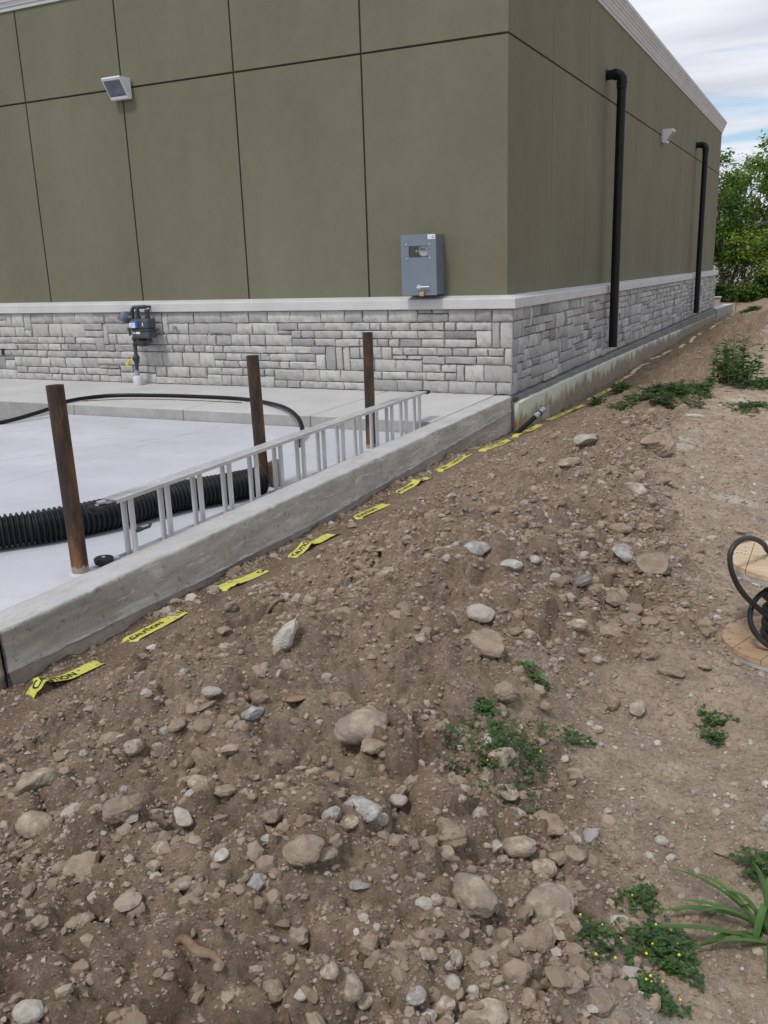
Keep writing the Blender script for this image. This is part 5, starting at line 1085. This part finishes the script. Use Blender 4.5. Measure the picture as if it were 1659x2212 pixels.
def pebbles():
    V0, F0 = ICO1; nv = len(V0)
    Vt, Ft = ico(2)
    def batch(name, count, ysamp, rmin, rmax, ex, V0, F0, lab, pm_keep, seed, flat=0.75):
        rg = np.random.default_rng(seed); n = int(count*2.2)
        y = ysamp(rg, n); x = rg.uniform(0.1, 4.2, n); pm = path_mask(x, y); fx = foot_x(y); e = np.exp(-((x-fx+0.12)/0.22)**2)
        clump = 0.5+1.6*np.clip(rotn(x, y, 3.1, 61)+0.15, 0, 1)+0.8*np.clip(rotn(x, y, 9, 62), 0, 1)
        keep = rg.random(n) < (1-pm*(1-pm_keep))*np.clip(0.45*clump+0.5*e, 0, 1)
        x, y = x[keep][:count], y[keep][:count]; n = len(x)
        r = np.minimum(rmax, rmin*(1-rg.random(n))**-ex)
        keep = ~((np.abs(x-0.36) < 0.09) & (r > 0.007)); x, y, r = x[keep], y[keep], r[keep]; n = len(x)
        z = gz(x, y)
        # random rotation per pebble
        q = rg.normal(size=(n, 4)); q /= np.linalg.norm(q, axis=1, keepdims=True); w, a, b, c = q.T
        Rm = np.stack([1-2*(b*b+c*c), 2*(a*b-c*w), 2*(a*c+b*w), 2*(a*b+c*w), 1-2*(a*a+c*c), 2*(b*c-a*w), 2*(a*c-b*w), 2*(b*c+a*w), 1-2*(a*a+b*b)], -1).reshape(n, 3, 3)
        sc = rg.uniform(0.45, 1.2, (n, 1, 3))*r[:, None, None]
        P = V0[None]*(1+rg.uniform(-0.24, 0.20, (n, len(V0), 1)))*sc
        P = np.einsum('nij,nkj->nki', Rm, P)
        P[:, :, 0] += x[:, None]; P[:, :, 1] += y[:, None]; P[:, :, 2] = P[:, :, 2]*flat+(z+r*(0.22 if 'fine' in name else 0.12))[:, None]
        tone = np.clip(rg.normal(0.44, 0.17, n), 0, 0.78); u = rg.random(n); tone = np.where(u > (0.955 if 'fine' in name else 0.925), rg.uniform(0.78, 1.0, n), tone)
        pmk = path_mask(x, y); tone = np.clip(tone+0.14*pmk, 0, 1)
        F = (F0[None]+np.arange(n)[:, None, None]*len(V0)).reshape(-1, 3)
        me = mesh_np(name, P.reshape(-1, 3), F, False, tone=np.repeat(tone, len(V0)))
        tag(obj(name, me, MT['pebble']), lab, 'gravel', kind='stuff')
    nearY = lambda rg, n: -9.0+rg.random(n)**1.25*2.9
    midY = lambda rg, n: -6.4+rg.random(n)**1.2*5.6
    farY = lambda rg, n: -1.5+rg.random(n)**1.4*20
    batch('fine_gravel', 62000, nearY, 0.0021, 0.008, 0.5, *OCT, 'fine loose grit covering the near dirt', 0.85, 1)
    batch('fine_gravel', 30000, midY, 0.0042, 0.013, 0.5, *OCT, 'fine loose grit further up the dirt berm', 0.85, 2)
    batch('fine_gravel', 5000, farY, 0.010, 0.03, 0.4, *ICO1_20, 'loose grit on the dirt beside the building', 0.8, 3)
    batch('gravel', 14000, nearY, 0.0052, 0.016, 0.5, *ICO1_20, 'loose pebbles scattered over the near dirt', 0.4, 4)
    batch('gravel', 12000, midY, 0.0085, 0.022, 0.5, *ICO1_20, 'loose pebbles scattered up the dirt berm', 0.3, 5)
    batch('gravel', 1300, nearY, 0.0105, 0.024, 0.6, *ICO1, 'small stones scattered over the near dirt', 0.12, 6, 0.85)
    batch('gravel', 2000, midY, 0.014, 0.034, 0.5, *ICO1, 'small stones scattered up the dirt berm', 0.18, 7, 0.85)
def ico0():
    bm = bmesh.new(); bmesh.ops.create_icosphere(bm, subdivisions=1, radius=1); bm.verts.index_update(); r = (np.array([v.co[:] for v in bm.verts]), np.array([[v.index for v in f.verts] for f in bm.faces])); bm.free(); return r
OCT = (np.array([(1, 0, 0), (-1, 0, 0), (0, 1, 0), (0, -1, 0), (0, 0, 1), (0, 0, -1)], float), np.array([(0, 2, 4), (2, 1, 4), (1, 3, 4), (3, 0, 4), (2, 0, 5), (1, 2, 5), (3, 1, 5), (0, 3, 5)])); ICO1_20 = ico0(); ICO1 = ico(2); ICO2_ = ico(3)
pebbles()
def root_stick():
    a = Vector(hit(378, 2030)); b = Vector(hit(482, 2082)); m = a.lerp(b, 0.5)
    pts = smooth_path([tuple(a+Vector((0, 0, -0.01))), tuple(a.lerp(b, 0.2)+Vector((0, 0, 0.012))), tuple(m+Vector((0.006, -0.01, 0.012))), tuple(a.lerp(b, 0.8)+Vector((0, 0, 0.008))), tuple(b+Vector((0, 0, -0.006)))], 6)
    o = obj('dead_root', MB().tube(pts, [(0.0035+0.0055*math.sin(PI*min(0.95, 0.12+0.8*i/len(pts))))*random.uniform(0.9, 1.1) for i in range(len(pts))], 9), MT['root'], loc=tuple(m)); tag(o, 'gnarled rusty brown root lying on the near dirt', 'root')
    a = Vector(hit(575, 1325)); b = Vector(hit(612, 1298))
    o = obj('dead_root', MB().tube(smooth_path([tuple(a), tuple(a.lerp(b, .5)+Vector((0, 0, .02))), tuple(b+Vector((0, 0, .01)))], 5), 0.008, 7), MT['root'], loc=tuple(a)); tag(o, 'short brown stick in the dirt between the tape and cream wedge', 'root')
root_stick()

# ------------------------------------------------------------------ weeds
def leaf_quads(lst):
    """lst of (base, dir, up, length, width, tone): five-vertex folded leaf blades"""
    V = []; F = []; T = []
    for (p, d, n, L, w, tn) in lst:
        s = d.cross(n); s = s.normalized() if s.length > 1e-6 else Vector((1, 0, 0)); k = len(V)
        V += [p, p+d*L*0.45+s*w+n*L*0.06, p+d*L, p+d*L*0.45-s*w+n*L*0.06, p+d*L*0.5-n*L*0.03]
        F += [(k, k+1, k+4), (k+1, k+2, k+4), (k+2, k+3, k+4), (k+3, k, k+4)]; T += [tn]*5
    return V, F, T
def leaf_obj(name, V, F, T, m, parent):
    off = root_loc(parent); me = mesh_np(name, np.array([tuple(Vector(v)-off) for v in V]), np.array(F), False, tone=T); return obj(name, me, m, parent)
FLOWER = None
def clover(px, py, rx, ry, n, h, label, flowers=0, name='weed_patch', cat='weed', leafL=0.012, group=None, tall=0.0, mkey='leaf_clover', pts=None):
    global FLOWER
    c = Vector(hit(px, py)); t = thing(name, label, cat, tuple(c), group); lv = []; st = MB()
    R = random
    for i in range(n):
        a = R.uniform(0, 2*PI); q = R.random()**0.62*(1+0.35*math.sin(3*a+px)+0.2*math.sin(7*a)); x = c.x+math.cos(a)*rx*q; y = c.y+math.sin(a)*ry*q
        if x < 0.2: continue
        hh = h*R.uniform(0.15, 1.0)*(1.1-0.6*min(q, 1)); z0 = g1(x, y); lean = Vector((R.gauss(0, .5), R.gauss(0, .5), 1)).normalized()
        top = Vector((x, y, z0))+lean*hh
        if i % 3 == 0: st.tube([(x, y, z0-0.005), tuple(Vector((x, y, z0))+lean*hh*0.5+Vector((R.gauss(0, .003), R.gauss(0, .003), 0))), tuple(top)], [0.0011, 0.001, 0.0008], 4, caps=False)
        tn = min(1, max(0, R.gauss(0.4, 0.28)))
        for k in range(3):
            az = R.uniform(0, 2*PI) if k == 0 else az+2.1+R.uniform(-.25, .25); d = Vector((math.cos(az), math.sin(az), R.uniform(-.15, .55))).normalized()
            L = leafL*R.uniform(0.65, 1.35); nn = Vector((0, 0, 1))-d*d.z; lv.append((top, d, nn.normalized(), L, L*R.uniform(.30, .42), tn))
    V, F, T = leaf_quads(lv); leaf_obj('leaves', V, F, T, MT[mkey], t)
    if st.f: tag(obj('stems', st, MT['stem'], t), kind='stuff')
    if FLOWER is None:
        FLOWER = MB().lathe([(0.001, -0.004), (0.0045, -0.002), (0.0055, 0.001), (0.0035, 0.0045), (0.001, 0.005)], (0, 0, 0), 'Z', 8).mesh('flower'); FLOWER.materials.append(MT['petal'])
    for i in range(flowers):
        a = R.uniform(0, 2*PI); q = R.uniform(.3, 1.05); x = c.x+math.cos(a)*rx*q; y = c.y+math.sin(a)*ry*q
        o = bpy.data.objects.new('flower', FLOWER); COL.objects.link(o); o.parent = t; o.location = (x-c.x, y-c.y, g1(x, y)+h*R.uniform(.6, 1.0)-c.z); s = R.uniform(.4, .65); o.scale = (s, s, s)
    return t
def weeds():
    clover(1085, 1625, 0.15, 0.2, 430, 0.05, 'dense green clover patch with yellow flowers around a tan rock', 5)
    clover(1430, 2050, 0.085, 0.085, 300, 0.045, 'dense clover clump with yellow flowers beside the broad-bladed grass', 6)
    clover(1420, 2160, 0.05, 0.035, 80, 0.035, 'little clover tuft with yellow flowers below the dense clump', 5)
    clover(1295, 2030, 0.05, 0.07, 90, 0.04, 'sparse clover sprig with yellow flowers among the mound-foot stones', 5)
    clover(1640, 1880, 0.05, 0.06, 120, 0.06, 'small clover tuft behind the broad-bladed grass at the path side', 3)
    clover(1385, 1950, 0.06, 0.05, 60, 0.03, 'thin scatter of clover leaves near a pale stone on the path', 2)
    clover(1152, 1468, 0.045, 0.05, 45, 0.045, 'small green sprig beside a brown boulder on the mound', 0, leafL=0.02, mkey='leaf_grass')
    clover(1540, 1560, 0.055, 0.06, 34, 0.015, 'flat dark green weed rosette on the trodden path', 0, leafL=0.02)
    clover(1545, 1600, 0.03, 0.03, 40, 0.04, 'tiny blue-green seedling on the trodden path', 0, leafL=0.016)
    clover(1045, 1535, 0.03, 0.04, 40, 0.03, 'tiny weed sprig between mound stones', 0, leafL=0.018, mkey='leaf_grass')
    clover(1245, 1600, 0.05, 0.06, 50, 0.03, 'faint trailing weed at the pale path edge', 1)
    clover(1430, 858, 0.42, 0.75, 620, 0.16, 'broad dark green weed patch on the bank facing the foam board', 0, leafL=0.055, mkey='leaf_dark')
    clover(1500, 850, 0.20, 0.4, 200, 0.12, 'low weed cluster beside the broad dark weed patch', 0, leafL=0.05, mkey='leaf_clover')
    clover(1340, 850, 0.14, 0.3, 150, 0.22, 'small upright weeds by the tape next to the foam board', 0, leafL=0.05, mkey='leaf_clover')
    clover(1290, 870, 0.10, 0.2, 80, 0.10, 'tiny grass tuft beside the caution tape and foam', 0, leafL=0.04, mkey='leaf_clover')
    clover(1650, 838, 0.18, 0.4, 160, 0.12, 'small weeds at the foot of the tall leafy weed', 0, leafL=0.05, mkey='leaf_clover')
    clover(1620, 880, 0.22, 0.3, 140, 0.05, 'thin low weeds spread on the path below the tall weed', 0, leafL=0.04)
    clover(1625, 670, 0.3, 0.9, 160, 0.12, 'dark scrub on the far dirt bank near the low wall', 0, leafL=0.09, mkey='leaf_dark')
    # tall leafy weed
    c = Vector(hit(1590, 828)); t = thing('tall_weed', 'tall bushy green weed with toothed leaves on the dirt bank', 'weed', tuple(c)); lv = []; st = MB()
    for s in range(18):
        a = random.uniform(0, 2*PI); q = random.random()**.5*0.26; x = c.x+q*math.cos(a); y = c.y+q*1.3*math.sin(a); z = g1(x, y); H = random.uniform(0.3, 0.82)*(1-q*1.3)
        ln = Vector((math.cos(a)*q*0.9+random.gauss(0, .06), math.sin(a)*q*0.9, 1)).normalized(); p0 = Vector((x, y, z)); st.tube([tuple(p0-ln*.02), tuple(p0+ln*H*.5), tuple(p0+ln*H)], [0.006, 0.005, 0.002], 5, caps=False)
        for k in range(int(60*H/0.6)):
            f = random.uniform(0.12, 1.0); p = p0+ln*H*f; az = random.uniform(0, 2*PI); d = Vector((math.cos(az), math.sin(az), random.uniform(-.3, .6))).normalized(); L = random.uniform(0.06, 0.15)*(1.15-0.5*f)
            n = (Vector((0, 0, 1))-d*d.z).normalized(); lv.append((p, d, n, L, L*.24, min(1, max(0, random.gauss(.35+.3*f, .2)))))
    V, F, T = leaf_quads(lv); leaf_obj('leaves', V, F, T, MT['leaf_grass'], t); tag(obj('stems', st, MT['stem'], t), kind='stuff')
    # broad-bladed grass at the path side
    c = Vector(hit(1650, 2020)); t = thing('grass_clump', 'broad-bladed bright green grass clump sprawling over the path', 'grass', tuple(c))
    tips = [(1420, 1873, .10), (1335, 2008, .03), (1490, 1885, .10), (1500, 1975, .09), (1655, 2130, .02), (1480, 2055, .02), (1555, 1930, .11), (1620, 1860, .12), (1445, 1945, .05), (1655, 1900, .16), (1690, 1960, .12), (1700, 2080, .03), (1480, 2060, .03), (1730, 1930, .10), (1750, 2020, .05), (1590, 1960, .09), (1660, 1960, .10), (1400, 1975, .05)]
    for (px, py, hz) in tips:
        e = Vector(hit(px, py)); d2 = ray(px, py); e = Vector(CAM+d2*((g1(e.x, e.y)+hz*0.5-CAM[2])/d2[2])); s = c+Vector((random.gauss(0, .012), random.gauss(0, .012), -0.005)); mid = s.lerp(e, 0.5)+Vector((0, 0, 0.03+hz*0.5)); n = 12; V = []; F = []; T = []
        w0 = random.uniform(.0042, .0072); tn = random.uniform(.25, 1)
        for k in range(n+1):
            u = k/n; p = s*(1-u)**2+mid*2*u*(1-u)+e*u*u; tg = ((mid-s)*(1-u)+(e-mid)*u).normalized(); sd = tg.cross(Vector((0, 0, 1))).normalized(); w = w0*(0.35+1.0*math.sin(PI*min(.92, .18+.74*u)))*(1-u**3.0); up = sd.cross(tg)
            V += [p+sd*w+up*w*.5, p-up*w*.25, p-sd*w+up*w*.5]; T += [tn, tn*.75, tn]
            if k: b = 3*k; F += [(b-3, b, b+1, b-2), (b-2, b+1, b+2, b-1)]
        off = root_loc(t); me = mesh_np('blade', np.array([tuple(v-off) for v in V]), np.array(F), True, tone=T); obj('blade', me, MT['leaf_grass'], t)
weeds()

# ------------------------------------------------------------------ trees, hedge and house behind
def tree(x, y, H, crown_r, nl, label, mkey, leafL, seed, zc0=0.35, trunk=0.09, group=None):
    R = random.Random(seed); z0 = g1(x, y); t = thing('leafy_tree', label, 'tree', (x, y, z0), group); tr = MB(); tips = []
    nst = 3
    for s in range(nst):
        a = R.uniform(0, 2*PI); d = Vector((math.cos(a)*.22, math.sin(a)*.22, 1)).normalized(); p = Vector((x, y, z0-.1)); pts = [p.copy()]; rs = [trunk]
        for k in range(6):
            d = (d+Vector((R.gauss(0, .13), R.gauss(0, .13), .08))).normalized(); p = p+d*H*.14; pts.append(p.copy()); rs.append(trunk*(1-.14*(k+1)))
            if k >= 1:
                for q in range(3):
                    b = R.uniform(0, 2*PI); e = Vector((math.cos(b), math.sin(b), R.uniform(.1, .8))).normalized(); L = crown_r*R.uniform(.45, 1.0); p1 = p+e*L*.5+Vector((0, 0, R.uniform(-.1, .15))); p2 = p1+(e+Vector((R.gauss(0, .3), R.gauss(0, .3), .2))).normalized()*L*.5
                    tr.tube([tuple(p), tuple(p1), tuple(p2)], [rs[-1]*.45, rs[-1]*.25, .006], 5, caps=False); tips += [p1, p1.lerp(p2, .5), p2, p2]
        tr.tube([tuple(q) for q in pts], rs, 8, caps=False); tips.append(p)
    obj('trunk', tr, MT['bark'], t); lv = []
    cl = [(Vector(R.choice(tips)), R.uniform(.22, .55), R.gauss(.45, .22)) for _ in range(70)]
    for i in range(nl):
        c, r, tn = R.choice(cl); o = Vector((R.gauss(0, 1), R.gauss(0, 1), R.gauss(0, .75)))*r*.55; p = c+o
        if p.z < z0+H*zc0*R.uniform(.5, 1): continue
        d = Vector((R.gauss(0, 1), R.gauss(0, 1), R.gauss(-.25, .6))).normalized(); n = Vector((R.gauss(0, .5), R.gauss(0, .5), 1)); n = (n-d*n.dot(d)).normalized(); L = leafL*R.uniform(.6, 1.35); lv.append((p, d, n, L, L*R.uniform(.24, .36), min(1, max(0, tn+R.gauss(0, .16)))))
    V, F, T = leaf_quads(lv); leaf_obj('crown', V, F, T, MT[mkey], t)
    return t
def shrub(x, y, rx, ry, h, nl, label, mkey, leafL, group=None):
    z0 = g1(x, y); t = thing('shrub', label, 'shrub', (x, y, z0), group); lv = []; st = MB(); R = random
    lob = [(R.uniform(-1, 1), R.uniform(-1, 1), R.uniform(.5, 1)) for _ in range(9)]
    for i in range(7): a = R.uniform(0, 2*PI); st.tube([(x, y, z0-.05), (x+rx*.4*math.cos(a), y+ry*.4*math.sin(a), z0+h*.5), (x+rx*.7*math.cos(a), y+ry*.7*math.sin(a), z0+h*.85)], [.02, .014, .005], 5, caps=False)
    for i in range(nl):
        l = R.choice(lob); p = Vector((x+rx*(l[0]*.65+R.gauss(0, .25)), y+ry*(l[1]*.65+R.gauss(0, .25)), z0+h*l[2]*abs(R.gauss(.6, .28))))
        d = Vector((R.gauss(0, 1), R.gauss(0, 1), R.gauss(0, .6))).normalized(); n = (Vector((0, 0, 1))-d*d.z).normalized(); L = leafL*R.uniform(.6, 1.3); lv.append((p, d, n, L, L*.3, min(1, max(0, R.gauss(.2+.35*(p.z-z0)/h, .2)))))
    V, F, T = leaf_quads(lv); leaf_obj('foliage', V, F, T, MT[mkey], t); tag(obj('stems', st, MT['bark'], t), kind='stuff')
def background():
    tree(-0.75, 31.5, 5.6, 1.5, 6500, 'leafy green tree closest to the far corner of the building', 'leaf_tree', .17, 3, .22)
    tree(0.75, 33.0, 5.9, 1.7, 8000, 'tall bright green tree behind the far dirt bank', 'leaf_tree', .17, 8, .28)
    tree(0.35, 30.2, 2.9, 1.0, 1700, 'small yellow-green tree in front of the taller trees', 'leaf_yellow', .15, 5, .3, .05)
    tree(2.6, 34, 6.0, 1.8, 6500, 'leafy tree standing past the frame side of the dirt bank', 'leaf_tree', .18, 12, .2)
    tree(-2.6, 38, 5.6, 1.8, 5000, 'dark leafy tree hidden mostly behind the building', 'leaf_dark', .2, 15, .15)
    for i, (x, y, rx, ry, h, k, lb) in enumerate(((-1.1, 30.0, .8, .6, 1.0, 'leaf_dark', 'dark shrub at the far building corner'), (0.1, 29.6, .9, .6, .75, 'leaf_tree', 'mid green shrub between the dark corner shrub and the dirt bank'), (1.2, 30.3, .9, .7, 1.05, 'leaf_dark', 'dark shrub under the tall bright green tree'), (2.4, 30.8, 1.0, .7, 1.2, 'leaf_dark', 'dark shrub at the end of the shrub row'), (-0.6, 33.2, 1.0, .6, 1.9, 'leaf_dark', 'tall dark shrub behind the shrub row'), (1.6, 35, 1.4, .7, 2.4, 'leaf_dark', 'tallest dark shrub behind the bright green tree'))):
        shrub(x, y, rx, ry, h, 2200, lb, k, .13, 'shrubs behind the dirt bank')
    t = thing('house', 'pale sided house with grey roof half hidden behind the trees', 'house', (0, 52, -0.5))
    obj('wall', MB().box(-7, 6, 50, 58, -0.6, 2.4), MT['siding'], t)
    obj('roof', MB().prism([(49.5, 2.35), (58.5, 2.35), (54, 4.0)], -7.4, 6.4, 'X'), MT['roof'], t)
    for x in (-4.5, -1.2, 2.0):
        f = obj('window', MB().box(x-.08, x+1.08, 49.94, 50.0, .62, 1.98), MT['white'], t); obj('pane', MB().box(x, x+1.0, 49.92, 49.938, .7, 1.9), MT['pane'], f)
background()
